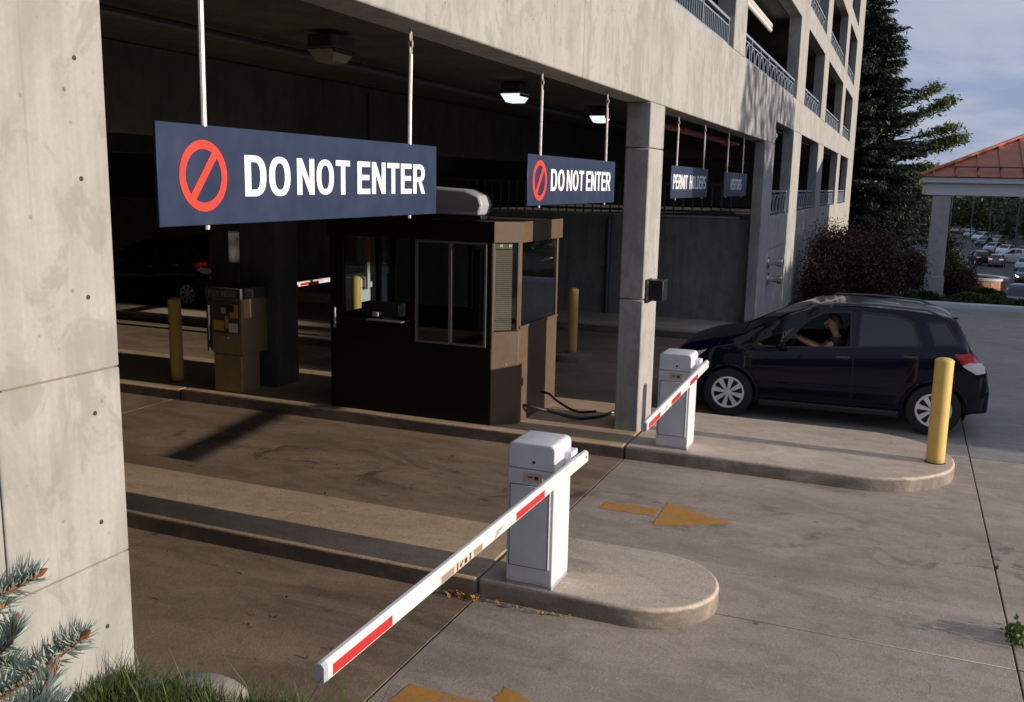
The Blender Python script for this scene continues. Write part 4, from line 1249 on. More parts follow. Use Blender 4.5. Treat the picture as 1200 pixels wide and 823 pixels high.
    put('rear_bumper', MB().prism([(a, ry(b)) for a, b in ((-.80, -1.62), (-.79, -1.85), (-.68, -2.03), (-.4, -2.075), (.4, -2.075), (.68, -2.03), (.79, -1.85), (.80, -1.62), (.6, -1.6), (-.6, -1.6))], 'z', .30, .60), paint_m, bevel=.04, seg=3)
    put('spoiler', MB().prism([(-.52, -1.33), (.52, -1.33), (.49, -1.475), (-.49, -1.475)], 'z', 1.428, 1.450), paint_m, bevel=.012)
    put('number_plate', MB().box(-.16, .16, -1.868, -1.84, .66, .78), M['paper'])
    put('grille', MB().box(-.40, .40, 2.085, 2.11, .52, .60), M['black'], bevel=.01)
    put('wiper', MB().tube([(.0, ry(-1.72), 1.16), (.22, ry(-1.74), 1.12)], .009, 6), M['black'])
    # cabin
    put('cabin_floor', MB().box(-.74, .74, -1.5, 1.1, .26, .34), M['seat'])
    put('dashboard', MB().prism([(.62, .70), (.66, .90), (.78, .97), (1.12, .98), (1.12, .60), (.70, .60)], 'x', -.72, .72), M['seat'], bevel=.02)
    for s in (-1, 1):
        sx = s * .37
        put('seat', MB().box(sx - .25, sx + .25, -.18, .38, .38, .56), M['seat'], bevel=.05)
        b = put('seat_back', MB().prism([(-.16, .50), (-.02, .52), (-.20, 1.14), (-.31, 1.12)], 'x', sx - .24, sx + .24), M['seat'], bevel=.04)
        put('headrest', MB().prism([(-.22, 1.17), (-.30, 1.16), (-.35, 1.36), (-.26, 1.37)], 'x', sx - .13, sx + .13), M['seat'], b, bevel=.03)
    put('rear_seat', MB().prism([(-.55, .36), (-.55, .58), (-1.0, .55), (-1.2, 1.08), (-1.32, 1.06), (-1.2, .36)], 'x', -.66, .66), M['seat'], bevel=.04)
    st = [(-.37 + .185 * math.cos(2 * math.pi * k / 20), .50 - .10 * math.sin(2 * math.pi * k / 20), .97 + .16 * math.sin(2 * math.pi * k / 20)) for k in range(20)]
    put('steering_wheel', MB().tube(st, .014, 8, True).tube([(-.555, .50, .97), (-.37, .50, .96), (-.185, .50, .97)], .014, 6).tube([(-.37, .5, .96), (-.37, .72, .86)], .03, 8), M['black'])
    return t

car = make_car('dark navy hatchback with roof rails and an open driver window, entering past the barrier', M['navy'], None)
CAR_LOC, CAR_ROT = (13.33, .79, 0), .055
# copies for elsewhere are taken before the car is moved into place
dark = dup(car, loc=(17.95, 16.3, 0)); dark['label'] = 'black car parked in the dark garage behind the pay station'
dark['group'] = 'cars seen in the distance'
paint_over(dark, ('body', 'door', 'rear_bumper', 'spoiler', 'rub_strip', 'wing_mirror'), M['car_black'])
far_paints = {}
def far_paint(c):
    if c not in far_paints: far_paints[c] = paint('car paint %d' % len(far_paints), c, .3, .2)
    return far_paints[c]
LIGHT_SKIP = ('hoop', 'door_gap', 'wheel_liner', 'wheel_arch', 'handle', 'wiper', 'cabin_floor', 'dashboard', 'seat', 'rear_seat', 'steering_wheel', 'seat_back', 'rub_strip', 'roof_rail', 'mirror_stalk', 'sill_trim', 'brake_disc', 'window_seal', 'number_plate')
def far_car(x, y, z, rot, c, label, sc=1., scz=1., head=False, tail=False):
    o = dup(car, loc=(x, y, z), skip=LIGHT_SKIP)
    o['label'] = label; o['group'] = 'cars seen in the distance'
    o.rotation_euler.z = R(rot); o.scale = (sc, sc, sc * scz)
    paint_over(o, ('body', 'door', 'rear_bumper', 'spoiler', 'wing_mirror'), far_paint(c))
    if head: paint_over(o, ('headlight',), M['head_on'])
    if tail: paint_over(o, ('tail_light',), M['tail_on'])
    return o
WH, SV, GR, BK, RD, GN, TN, BL = (.62, .62, .62), (.34, .35, .37), (.12, .125, .13), (.012, .012, .014), (.16, .012, .012), (.06, .09, .07), (.30, .26, .20), (.02, .03, .07)
LZ = -6.96
far_car(146, -9.7, LZ, -75, BK, 'black car crossing the far lot, below the light pole row', 1.15, 1.1)
far_car(144, -11.8, LZ, -100, GR, 'dark grey car with red tail lamps driving away in the far lot', 1.1, 1.0, tail=True)
far_car(153, -14.6, LZ, -15, WH, 'white car with lit red tail lamp, broadside beside the yellow diamond sign', 1.15, 1.15, tail=True)
far_car(138, -14.6, LZ, 75, SV, 'silver car just below the broadside white car', 1.1, 1.0)
far_car(121, -12.9, LZ, 82, GR, 'grey car with headlamps lit, coming up the slope', 1.1, 1.0, head=True)
far_car(252, -11.4, LZ, 70, TN, 'pale tan car at the far end of the lot by the pillar', 1.1, 1.0)
far_car(256, -14.2, LZ, 72, WH, 'white car parked second in the farthest row', 1.1, 1.0)
far_car(228, -13.2, LZ, 60, SV, 'silver car in the far row left of the bright white one', 1.1, 1.0)
far_car(212, -14.1, LZ, 60, WH, 'bright white car in the middle of the far parked row', 1.2, 1.1)
far_car(196, -13.6, LZ, 65, GN, 'dull green car parked in front of the bright white car', 1.1, 1.0)
far_car(205, -16.6, LZ, 60, TN, 'tan car under the trees right of the dull green car', 1.1, 1.0)
far_car(176, -13.6, LZ, 65, SV, 'light silver car parked right of the lane, left of a white one', 1.1, 1.0)
far_car(170, -15.0, LZ, 66, WH, 'off-white car at the lower end of the parked row', 1.1, 1.0)
far_car(168, -17.4, LZ, 66, GN, 'dark green car at the foot of the dark trees', 1.1, 1.0)
far_car(49.5, -5.35, -2.75, 78, BL, 'dark blue car facing uphill right beside the salmon stone planter', 1.0, 1.0)
far_car(56, -5.6, -3.9, 78, SV, 'pale grey car behind the dark blue one on the slope', 1.1, 1.1)
car.location = CAR_LOC; car.rotation_euler.z = CAR_ROT

# ------------------------------------------------------------------ driver
def skin_mesh(name, joints, edges, mat, parent=None, levels=1, rootv=0):
    me = bpy.data.meshes.new(name)
    me.from_pydata([j[0] for j in joints], edges, [])
    o = bpy.data.objects.new(name, me); col.objects.link(o)
    bm = bmesh.new(); bm.from_mesh(me)
    ly = bm.verts.layers.skin.verify()
    for v, j in zip(bm.verts, joints):
        r_ = j[1]; v[ly].radius = r_ if isinstance(r_, tuple) else (r_, r_)
        v[ly].use_root = (v.index == rootv)
    bm.to_mesh(me); bm.free()
    sk = o.modifiers.new('skin', 'SKIN'); sk.use_smooth_shade = True
    ss = o.modifiers.new('sub', 'SUBSURF'); ss.levels = levels; ss.render_levels = levels
    dg = bpy.context.evaluated_depsgraph_get(); dg.update()
    m2 = bpy.data.meshes.new_from_object(o.evaluated_get(dg))
    bpy.data.objects.remove(o)
    m2.materials.clear(); m2.materials.append(mat)
    m2.polygons.foreach_set('use_smooth', [True] * len(m2.polygons))
    m2.name = name
    return link_obj(name, m2, parent)
person = bpy.data.objects.new('person', None); col.objects.link(person)
tag(person, 'person in a dark top driving the navy hatchback, hand on the wheel', 'person')
px = -.37
J = [((px, -.02, .62), (.15, .12)), ((px, -.06, .80), (.14, .11)), ((px, -.08, 1.0), (.17, .11)), ((px, -.06, 1.09), (.075, .06)), ((px, -.03, 1.15), .040),
     ((px, .01, 1.24), (.075, .085)), ((px, .0, 1.32), (.072, .082)), ((px, -.005, 1.365), (.05, .055)),
     ((px - .17, -.06, 1.06), .055), ((px - .24, .10, .93), .044), ((px - .17, .36, 1.03), .032), ((px - .155, .40, 1.05), (.03, .022)), ((px - .14, .455, 1.075), (.032, .018)),
     ((px + .17, -.06, 1.06), .055), ((px + .22, .12, .90), .044), ((px + .17, .36, 1.00), .032), ((px + .155, .42, 1.03), (.03, .022)), ((px + .14, .455, 1.06), (.032, .018)),
     ((px - .10, .36, .60), .075), ((px - .10, .62, .42), .05), ((px + .10, .36, .60), .075), ((px + .10, .62, .42), .05)]
E_ = [(0, 1), (1, 2), (2, 3), (3, 4), (4, 5), (5, 6), (6, 7), (2, 8), (8, 9), (9, 10), (10, 11), (11, 12), (2, 13), (13, 14), (14, 15), (15, 16), (16, 17), (0, 18), (18, 19), (0, 20), (20, 21)]
for hand, sgn in ((12, -1), (17, 1)):
    hx, hy, hz = J[hand][0]
    for k in range(4):
        a = len(J); o_ = (k - 1.5) * .019
        J += [((hx + sgn * .0, hy + .02, hz + o_), .0095), ((hx + sgn * -.01, hy + .055 - .004 * k, hz + o_ + .012), .0088), ((hx + .018 * -sgn, hy + .04, hz + o_ + .03), .0078)]
        E_ += [(hand, a), (a, a + 1), (a + 1, a + 2)]
    a = len(J)
    J += [((hx - sgn * .03, hy - .01, hz + .02), .011), ((hx - sgn * .045, hy + .025, hz + .025), .0095)]
    E_ += [(hand - 1, a), (a, a + 1)]
body = skin_mesh('body', J, E_, M['skin'], person, 2)
# face: nose, lips, ears pulled from small meshes set into the head
def blob(name, c, r3, mat, parent):
    mb = MB(); n = 10; prof = [(math.sin(math.pi * k / 8), -math.cos(math.pi * k / 8)) for k in range(9)]
    mb.lathe(prof, (0, 0, 0), n)
    mb.v = [(c[0] + v[0] * r3[0], c[1] + v[1] * r3[1], c[2] + v[2] * r3[2]) for v in mb.v]
    return build(name, mb, mat, parent, loc=(0, 0, 0))
blob('nose', (px, .098, 1.258), (.014, .022, .022), M['skin'], person)
blob('mouth', (px, .083, 1.212), (.026, .010, .008), M['lens_red'] if 0 else M['pink'], person)
for s in (-1, 1):
    blob('eye', (px + s * .031, .078, 1.283), (.012, .010, .008), M['paper'], person)
    blob('ear', (px + s * .082, .0, 1.26), (.012, .022, .032), M['skin'], person)
SJ = [((px, -.02, .60), (.165, .135)), ((px, -.06, .80), (.155, .125)), ((px, -.08, 1.0), (.185, .125)), ((px, -.065, 1.075), (.11, .085)), ((px - .17, -.06, 1.055), .066), ((px - .215, .03, .985), .058), ((px + .17, -.06, 1.055), .066), ((px + .205, .04, .97), .058)]
skin_mesh('shirt', SJ, [(0, 1), (1, 2), (2, 3), (2, 4), (4, 5), (2, 6), (6, 7)], M['shirt'], person, 2)
hv = MB(); prof = [(math.sin(math.pi * k / 12), math.cos(math.pi * k / 12)) for k in range(0, 8)]
hv.lathe(prof, (0, 0, 0), 20)
hv.v = [(px + v[0] * .094, -.030 + v[1] * .092, 1.312 + v[2] * .086 + .5 * v[1] * .09) for v in hv.v]
build('hair', hv, M['hair'], person, loc=(0, 0, 0))
person.location = CAR_LOC; person.rotation_euler.z = CAR_ROT

# ================================================================== BERM, GRASS, SPRUCE SAPLING
def berm_h(x, y):
    # landscaped mound around the viewpoint; its edge drops to the drive at x ~ 2.9
    e = 2.86 - .10 * np.clip(y, -9, 2.7) * 0 + .05 * np.sin(y * 1.7)
    top = 1.30 - .12 * np.clip(x, 0, 3)
    t = np.clip((e + .12 - x) / .30, 0, 1)
    return np.where(x > e + .12, -.1, -.1 + (top + .1) * t ** .6) + .02 * np.sin(3 * x + y * 4)
bxg = np.unique(np.concatenate([np.linspace(-7.5, 2.2, 24), np.linspace(2.25, 3.0, 20)])); byg = np.linspace(-9, 2.69, 50)
BX, BY = np.meshgrid(bxg, byg, indexing='ij')
bv = np.stack([BX.ravel(), BY.ravel(), berm_h(BX, BY).ravel()], 1)
nn = len(byg); ii = np.arange((len(bxg) - 1) * nn).reshape(-1, nn)[:, :-1].ravel()
struct(meshnp('grass_bank', bv, np.stack([ii, ii + nn, ii + nn + 1, ii + 1], 1), M['soil']))
r = np.random.default_rng(3)
n = 34000
gx_ = 2.80 - np.abs(r.normal(0, .42, n)) ; gy_ = r.uniform(1.2, 2.66, n)
clump = r.random((260, 2)) * (1.58, 1.5) + (1.38, 1.2)
ci = r.integers(0, 260, n)
use = r.random(n) < .75
gx_ = np.where(use, clump[ci, 0] + r.normal(0, .035, n), gx_); gy_ = np.where(use, clump[ci, 1] + r.normal(0, .035, n), gy_)
k = (gx_ < 2.90) & (gy_ < 2.67); gx_, gy_ = gx_[k], gy_[k]; n = len(gx_)
gz_ = berm_h(gx_, gy_) - .01
hgt = r.uniform(.07, .17, n) * np.where(r.random(n) < .05, 1.6, 1.)
az = r.uniform(0, 2 * np.pi, n); lean = r.uniform(.1, .75, n) * hgt
w = r.uniform(.0018, .0038, n)
dx_, dy_ = np.cos(az), np.sin(az)
P0 = np.stack([gx_, gy_, gz_], 1)
side = np.stack([-dy_, dx_, np.zeros(n)], 1)
P1 = P0 + np.stack([dx_ * lean * .3, dy_ * lean * .3, hgt * .6], 1); P2 = P0 + np.stack([dx_ * lean, dy_ * lean, hgt], 1)
v = np.stack([P0 - side * w[:, None], P0 + side * w[:, None], P1 + side * w[:, None] * .8, P1 - side * w[:, None] * .8, P2, P2 + side * .0004], 1).reshape(-1, 3)
b6 = np.arange(n)[:, None] * 6
f = np.concatenate([b6 + np.array([[0, 1, 2, 3]]), b6 + np.array([[3, 2, 5, 4]])])
stuff(meshnp('grass', v, f, M['grass']))
def boulder(x, y, z, s, label, seed):
    bm = bmesh.new(); bmesh.ops.create_icosphere(bm, subdivisions=4, radius=1)
    rr = random.Random(seed); ph = [(Vector((rr.gauss(0, 1), rr.gauss(0, 1), rr.gauss(0, 1))) * 1.6, rr.random() * 6) for _ in range(9)]
    for v_ in bm.verts:
        d = sum(math.sin(v_.co.dot(a) + p) for a, p in ph) * .045 + math.sin(v_.co.dot(ph[0][0]) * 4 + 1) * .02
        v_.co = v_.co * (1 + d); v_.co = Vector((v_.co.x * s[0], v_.co.y * s[1], v_.co.z * s[2]))
    me = bpy.data.meshes.new('boulder'); bm.to_mesh(me); bm.free(); me.materials.append(M['rock'])
    me.polygons.foreach_set('use_smooth', [True] * len(me.polygons))
    o = link_obj('boulder', me); o.location = (x, y, z); tag(o, label, 'boulder')
boulder(2.60, 2.585, 1.0, (.10, .09, .085), 'small rounded grey boulder in the grass against the left concrete column', 1)
boulder(2.86, 2.53, .865, (.10, .20, .085), 'flat pale boulder at the edge of the grass under the column corner', 2)
boulder(2.87, 2.06, .85, (.10, .12, .10), 'pale boulder cut off by the bottom edge of the picture', 5)

def needle_branch(pts, nmat, r0=.0045, needle=.0205, dens=3300, seed=1, tipbud=True):
    """a twig (tube) and its needles (thin four sided spikes)"""
    P = [Vector(p) for p in pts]
    rr = np.random.default_rng(seed); vs = []; fs = []
    L = [0]
    for a, b in zip(P[:-1], P[1:]): L.append(L[-1] + (b - a).length)
    n = int(L[-1] * dens)
    for _ in range(n):
        t = rr.random() * L[-1]; i = max(k for k in range(len(P) - 1) if L[k] <= t)
        q = (t - L[i]) / (L[i + 1] - L[i]); p = P[i].lerp(P[i + 1], q); d = (P[i + 1] - P[i]).normalized()
        o = d.orthogonal().normalized(); a = rr.random() * 2 * math.pi
        o = o * math.cos(a) + d.cross(o) * math.sin(a)
        if o.z < -.2 and rr.random() < .55: o.z = -o.z * .5
        dirv = (o + d * rr.uniform(.35, .9) + Vector((0, 0, .25))).normalized()
        ln = needle * rr.uniform(.65, 1.15) * (1 if L[-1] - t > .01 else .7)
        s = dirv.orthogonal().normalized() * .00075; s2 = dirv.cross(s)
        b0 = p + o * r0 * .7; m = b0 + dirv * ln * .55 + Vector((0, 0, .002)); e = b0 + dirv * ln + Vector((0, 0, .004))
        k = len(vs)
        vs += [b0 - s, b0 + s, m - s * 1.1, m + s * 1.1, m + s2 * 1.1, b0 + s2, e]
        fs += [(k, k + 1, k + 3, k + 2), (k + 1, k + 5, k + 4, k + 3), (k + 5, k, k + 2, k + 4)]
        fs += [(k + 2, k + 3, k + 6, k + 6), (k + 3, k + 4, k + 6, k + 6), (k + 4, k + 2, k + 6, k + 6)]
    return P, vs, fs
sp = thing('blue_spruce_sapling', 'blue-green spruce branches with orange twigs poking in at the lower left', 'spruce sapling', (.22, 1.15, 1.25))
build('trunk', MB().tube([(.22, 1.15, 1.1), (.23, 1.16, 2.2), (.25, 1.15, 3.0)], [.035, .024, .012], 10), M['bark'], sp)
CAMP = Vector((0, 0, 3.0))
def ray_pt(px_, py_, d):                     # measured twig positions near the viewpoint
    return CAMP + (right * ((px_ - 600) / 1110.2) - up * ((py_ - 411.5) / 1110.2) + fwd) * d
branches = []
T0 = Vector((.23, 1.15, 2.35))
def mkpts(*q): return [Vector(p) for p in q]
tw = [
    ((-70, 850, .86), (-10, 822, .86), (40, 790, .85), (72, 765, .84), (98, 745, .83)),
    ((-60, 720, .84), (-15, 700, .84), (14, 690, .84), (44, 673, .84)),
    ((-50, 800, .88), (-10, 770, .88), (12, 752, .88), (18, 730, .89)),
    ((-40, 870, .80), (0, 850, .80), (45, 825, .80), (60, 790, .81)),
    ((-30, 730, .90), (0, 712, .90), (14, 700, .91)),
    ((-60, 790, .92), (-20, 775, .92), (8, 778, .92), (32, 792, .91)),
    ((10, 850, .78), (30, 838, .78), (75, 828, .78)),
]
allv = []; allf = []; mbt = MB()
for i, q in enumerate(tw):
    pts = [ray_pt(*a) for a in q]
    P, vs_, fs_ = needle_branch(pts, None, seed=i + 1)
    k = len(allv); allv += vs_; allf += [tuple(a + k for a in f_[:3] if True) if f_[2] == f_[3] else tuple(a + k for a in f_) for f_ in fs_]
    mbt = MB().tube(P, [.0042 - .0018 * j / (len(P) - 1) for j in range(len(P))], 7)
    mbt.tube([P[-1] - (P[-1] - P[-2]).normalized() * .006, P[-1] + (P[-1] - P[-2]).normalized() * .003, P[-1] + (P[-1] - P[-2]).normalized() * .010], [.0022, .0036, .0008], 8)
    # connect back to the trunk
    q0 = T0 + Vector((0, 0, (pts[0].z - T0.z) * .7)); mid = q0.lerp(pts[0], .5) + Vector((0, 0, -.02))
    mbt.tube([q0, mid, pts[0]], [.009, .006, .0045], 7)
    mbt.v = mbt.v
    build('branch', mbt, M['twig'], sp)
nd = MB(); nd.v = [tuple(p) for p in allv]; nd.f = allf; nd.mi = [0] * len(allf)
ndl = build('needles', nd, M['blue_needle'], sp, smooth=0, weld=False); stuff(ndl)

# ================================================================== TREES AND SHRUBS
def crown_pts(n, c, rad, seed, clumps=40, clump_r=.22, hollow=.35):
    rr = np.random.default_rng(seed)
    d = rr.normal(size=(clumps, 3)); d /= np.linalg.norm(d, axis=1)[:, None]
    cc = d * (hollow + (1 - hollow) * rr.random(clumps)[:, None] ** .6)
    k = rr.integers(0, clumps, n)
    p = cc[k] + rr.normal(size=(n, 3)) * clump_r * (.6 + .8 * rr.random(clumps)[k])[:, None]
    return p * np.array(rad) + np.array(c)
def tree_parts(t, x, y, z0, h, trunk_r, rad, cz, n, size, mat, seed, clumps=46):
    mb = MB().tube([(x, y, z0 - .4), (x + .05 * h * .1, y, z0 + h * .3), (x - .02 * h, y + .02 * h, z0 + h * .62), (x, y, z0 + h * .9)], [trunk_r * 1.25, trunk_r * .85, trunk_r * .5, trunk_r * .12], 10)
    rr = random.Random(seed)
    for k in range(9):
        a = rr.random() * 6.28; q = .35 + .5 * rr.random(); zz = z0 + h * q
        e = Vector((x + rad[0] * .75 * math.cos(a), y + rad[1] * .75 * math.sin(a), zz + h * .16))
        s = Vector((x, y, zz - .05 * h)); mb.tube([s, s.lerp(e, .5) + Vector((0, 0, .03 * h)), e], [trunk_r * .34, trunk_r * .22, trunk_r * .06], 6)
    build('trunk', mb, M['bark'], t)
    p = crown_pts(n, (x, y, cz), rad, seed, clumps)
    v, f = leafcloud(p, size, .4, .6, seed)
    meshnp('crown', v, f, M[mat], t)
# big dark spruce beyond the end of the garage
def conifer(name, label, cat_, x, y, z0, h, rad0, nwh, mat, seed, droop=.35, tuft=.34, gap=0.):
    t = thing(name, label, cat_, (x, y, z0))
    build('trunk', MB().tube([(x, y, z0 - .3), (x, y, z0 + h * .5), (x, y, z0 + h)], [.36, .22, .03], 10), M['bark'], t)
    rr = np.random.default_rng(seed); pts = []; dirs = []; mbb = MB()
    for i in range(nwh):
        q = (i + .5) / nwh; zz = z0 + .5 + (h - .7) * q
        Lr = rad0 * (1 - q) ** .95 * (1.0 if q > .06 else .8) + .2
        for b in range(11 if q < .7 else 7):
            a = rr.random() * 2 * np.pi; L = Lr * rr.uniform(.5, 1.22)
            if rr.random() < gap: continue
            nseg = int(10 + L * 9)
            s_ = np.linspace(.12, 1, nseg)
            zc_ = zz + L * (.12 * s_ - droop * s_ ** 1.3 + .30 * np.clip(s_ - .55, 0, 1) ** 1.4)
            bxp = x + np.cos(a) * L * s_; byp = y + np.sin(a) * L * s_
            if b % 3 == 0:
                mbb.tube([(bxp[k], byp[k], zc_[k]) for k in range(0, nseg, max(1, nseg // 4))], .03, 4)
            for k in range(nseg):
                m_ = 7 + int(9 * (1 - s_[k]))
                off = rr.normal(size=(m_, 3)) * (.10 + .16 * L * .35 * (1 - s_[k] * .6)); off[:, 2] = -np.abs(off[:, 2]) * .9
                pts.append(np.array([bxp[k], byp[k], zc_[k]]) + off)
                dd = np.tile(np.array([np.cos(a), np.sin(a), -.35]) * 1.2, (m_, 1)); dirs.append(dd)
    pts = np.concatenate(pts); dirs = np.concatenate(dirs)
    v, f = leafcloud(pts, tuft, 0, .24, seed, dirs, .55)
    build('branches', mbb, M['bark'], t, weld=False) if False else None
    meshnp('crown', v, f, M[mat], t)
    return t
conifer('spruce_tree', 'tall dark spruce rising behind the far end of the garage', 'spruce', 58.0, 2.7, -1.6, 17.8, 4.75, 56, 'spruce', 11, .26, .30)
# olive pine whose limbs stick out past the spruce
pt = thing('pine_tree', 'olive green pine limbs reaching out to the right of the dark spruce', 'pine', (61.5, 1.0, -1.6))
mbp = MB().tube([(61.5, 2.6, -1.9), (61.5, 2.5, 4), (61.4, 2.4, 10)], [.32, .24, .08], 10)
pp = []
rr = np.random.default_rng(5)
for (za, ye, ze, n_) in ((4.2, -1.75, 5.7, 900), (4.9, -2.5, 6.0, 1100), (6.2, -1.75, 8.1, 900), (3.2, -1.0, 4.4, 700), (6.9, -1.0, 8.9, 500), (3.6, 2.6, 5.2, 300), (5.6, -2.1, 6.6, 600), (2.6, -1.2, 2.9, 700)):
    s0 = Vector((61.5, 2.5, za)); e0 = Vector((61.2, ye, ze)); md = s0.lerp(e0, .5) + Vector((0, 0, -.15))
    mbp.tube([s0, md, e0], [.09, .06, .02], 6)
    t_ = rr.random(n_) ** .6 * .5 + .52
    base_ = np.array(s0) * ((1 - t_) ** 2)[:, None] + np.array(md) * (2 * t_ * (1 - t_))[:, None] + np.array(e0) * (t_ ** 2)[:, None]
    pp.append(base_ + rr.normal(size=(n_, 3)) * np.array([.35, .24, .15]))
build('trunk', mbp, M['bark'], pt)
v, f = leafcloud(np.concatenate(pp), .26, .2, .34, 6)
meshnp('crown', v, f, M['pine'], pt)

def shrub(name, label, x, y, z0, blobs, n, size, mat, seed, aspect=.55):
    t = thing(name, label, 'shrub', (x, y, z0))
    rr = np.random.default_rng(seed); P = []
    mb = MB()
    for (bx_, by_, bz_, rx, ry, rz, wgt) in blobs:
        P.append(crown_pts(int(n * wgt), (bx_, by_, bz_), (rx, ry, rz), seed + len(P), 26, .24, .25))
        mb.tube([(x, y, z0 - .1), ((x + bx_) / 2, (y + by_) / 2, (z0 + bz_) / 2), (bx_, by_, bz_ + rz * .8)], [.03, .02, .006], 6)
        for _ in range(7):
            a = rr.random() * 6.28
            e = (bx_ + rx * .9 * math.cos(a), by_ + ry * .9 * math.sin(a), bz_ + rz * rr.uniform(.5, 1.25))
            mb.tube([(bx_, by_, bz_ - rz * .4), e], [.012, .004], 5)
            q = np.linspace(.5, 1.1, 14)[:, None]
            P.append(np.array([bx_, by_, bz_ - rz * .4]) * (1 - q) + np.array(e) * q + rr.normal(size=(14, 3)) * .045)
    build('stems', mb, M['bark'], t)
    v, f = leafcloud(np.concatenate(P), size, .2, aspect, seed)
    meshnp('foliage', v, f, M[mat], t)
shrub('purple_shrub', 'dark purple-leaved shrub against the garage wall behind the car roof', 27.5, 1.3, -.1, [(27.2, 1.5, 1.0, .8, .85, .95, 1.), (27.6, .55, .85, .8, .7, .8, .8), (28.2, 1.1, 1.05, .8, .8, .85, .8), (27.0, 2.1, .55, .6, .5, .6, .5), (28.3, -.05, .70, .6, .5, .55, .5)], 17000, .066, 'plum', 21)
shrub('green_shrub', 'yellowish green shrub directly right of the pale canopy pillar', 31.5, -1.55, -.2, [(31.8, -1.35, .75, .8, .35, 1.0, 1.), (31.4, -1.7, .35, .6, .4, .5, .6)], 2600, .085, 'shrub', 31)
shrub('dark_shrub', 'low dark shrub at the foot of the canopy pillar', 30.2, -1.35, -.1, [(30.2, -1.5, .35, .6, .45, .42, 1.), (29.6, -.4, .35, .5, .5, .45, .7)], 4000, .06, 'plum', 41)
def juniper(x, y, r_, hz, seed, label):
    t = thing('juniper', label, 'juniper', (x, y, 0), 'low juniper clumps in the planting bed')
    rr = np.random.default_rng(seed); n = 1500
    a = rr.random(n) * 6.28; q = rr.random(n) ** .6
    P = np.stack([x + r_ * q * np.cos(a), y + r_ * q * np.sin(a), .05 + hz * (1 - q ** 2) * rr.random(n) + .05 * rr.random(n)], 1)
    D = np.stack([np.cos(a), np.sin(a), np.full(n, .6)], 1)
    v, f = leafcloud(P, .16, 0, .28, seed, D, .5)
    meshnp('foliage', v, f, M['juniper'], t)
for i, (x, y, r_, hz, lb) in enumerate(((28.3, -1.75, .55, .22, 'bright low juniper clump nearest the pillar foot'), (29.0, -2.3, .55, .12, 'low juniper clump in front of the salmon stone planter'), (28.2, -3.0, .5, .10, 'low juniper strip behind the kerb at the right edge'), (30.6, -2.3, .5, .16, 'juniper clump at the left foot of the planter wall'), (28.3, -.6, .5, .2, 'low juniper clump left of the pillar, behind the car'))):
    juniper(x, y, r_, hz, 50 + i, lb)
# the street tree and its neighbour that shade the right of the drive (outside the view)
def outline_tree(label, tx, ty, poly, n, size, seed, depth, z0=0, thin=.34, extra=()):
    t = thing('street_tree', label, 'tree', (tx, ty, z0))
    rr = np.random.default_rng(seed)
    xs_ = [p[0] for p in poly]; zs_ = [p[1] for p in poly]
    out = []
    while len(out) < n:
        x_, z_ = rr.uniform(min(xs_), max(xs_)), rr.uniform(min(zs_), max(zs_))
        if pip(poly, x_, z_) and (z_ < 7.9 or rr.random() < thin): out.append((x_, ty + rr.normal() * depth, z_))
    for x0_, x1_, za_, zb_, m_ in extra:
        for _ in range(m_): out.append((rr.uniform(x0_, x1_), ty + rr.normal() * depth * .6, rr.uniform(za_, zb_)))
    top = max(zs_)
    mb = MB().tube([(tx, ty, z0 - .3), (tx + .1, ty, top * .4), (tx, ty, top * .85)], [.35, .25, .06], 10)
    for k in range(10):
        x_, y_, z_ = out[k * 37]
        mb.tube([(tx, ty, max(1.8, z_ * .5)), ((tx + x_) / 2, (ty + y_) / 2, z_ * .85), (x_, y_, z_)], [.12, .07, .02], 6)
    build('trunk', mb, M['bark'], t)
    v, f = leafcloud(np.array(out), size, .3, .7, seed)
    meshnp('crown', v, f, M['leaf'], t)
outline_tree('broad leafy street tree across the drive that shades the car', 18.5, -22, [(12.15, 1.3), (12.25, 5.6), (13.3, 6.1), (15.75, 6.3), (16.2, 8.6), (16.65, 9.75), (20, 10.0), (24.1, 9.6), (24.15, 1.5), (22, 1.0)], 36000, .25, 61, .7, 0, .24, ((13.5, 16.0, 7.45, 8.1, 1500),))
outline_tree('smaller leafy street tree across the drive that shades the deck wall', 28.8, -22, [(24.2, .8), (24.25, 5.5), (26.1, 5.7), (26.15, 7.4), (28, 8.0), (31.4, 7.8), (31.6, 4), (34, 3.5), (34, .8)], 22000, .25, 62, .7, 0, .8)
# unseen tree belts added to block low sky and to shade the far lot
def belt(name, spots, rad, n, size, seed):
    P = [crown_pts(n, (x, y, z + rad[2] * .95), rad, seed + i, 30) for i, (x, y, z) in enumerate(spots)]
    v, f = leafcloud(np.concatenate(P), size, .4, .65, seed)
    o = stuff(meshnp(name, v, f, M['leaf']))
    mb = MB()
    for x, y, z in spots: mb.tube([(x, y, z - .4), (x, y, z + rad[2])], [.3, .15], 7)
    stuff(build('tree_trunks', mb, M['bark'], o))
belt('sky_block_belt', [(-58 + i * 9.5, -74 + 3 * math.sin(i * 2.3), -.3) for i in range(16)], (5.6, 3.6, 5.2), 800, 1.15, 300)
belt('lot_shade_belt', [(66 + i * 12, -40 - i * .35 + 2 * math.sin(i * 1.9), -5.5 if i < 2 else -7) for i in range(20)], (7.5, 4.5, 8.4), 1500, 1.5, 340)

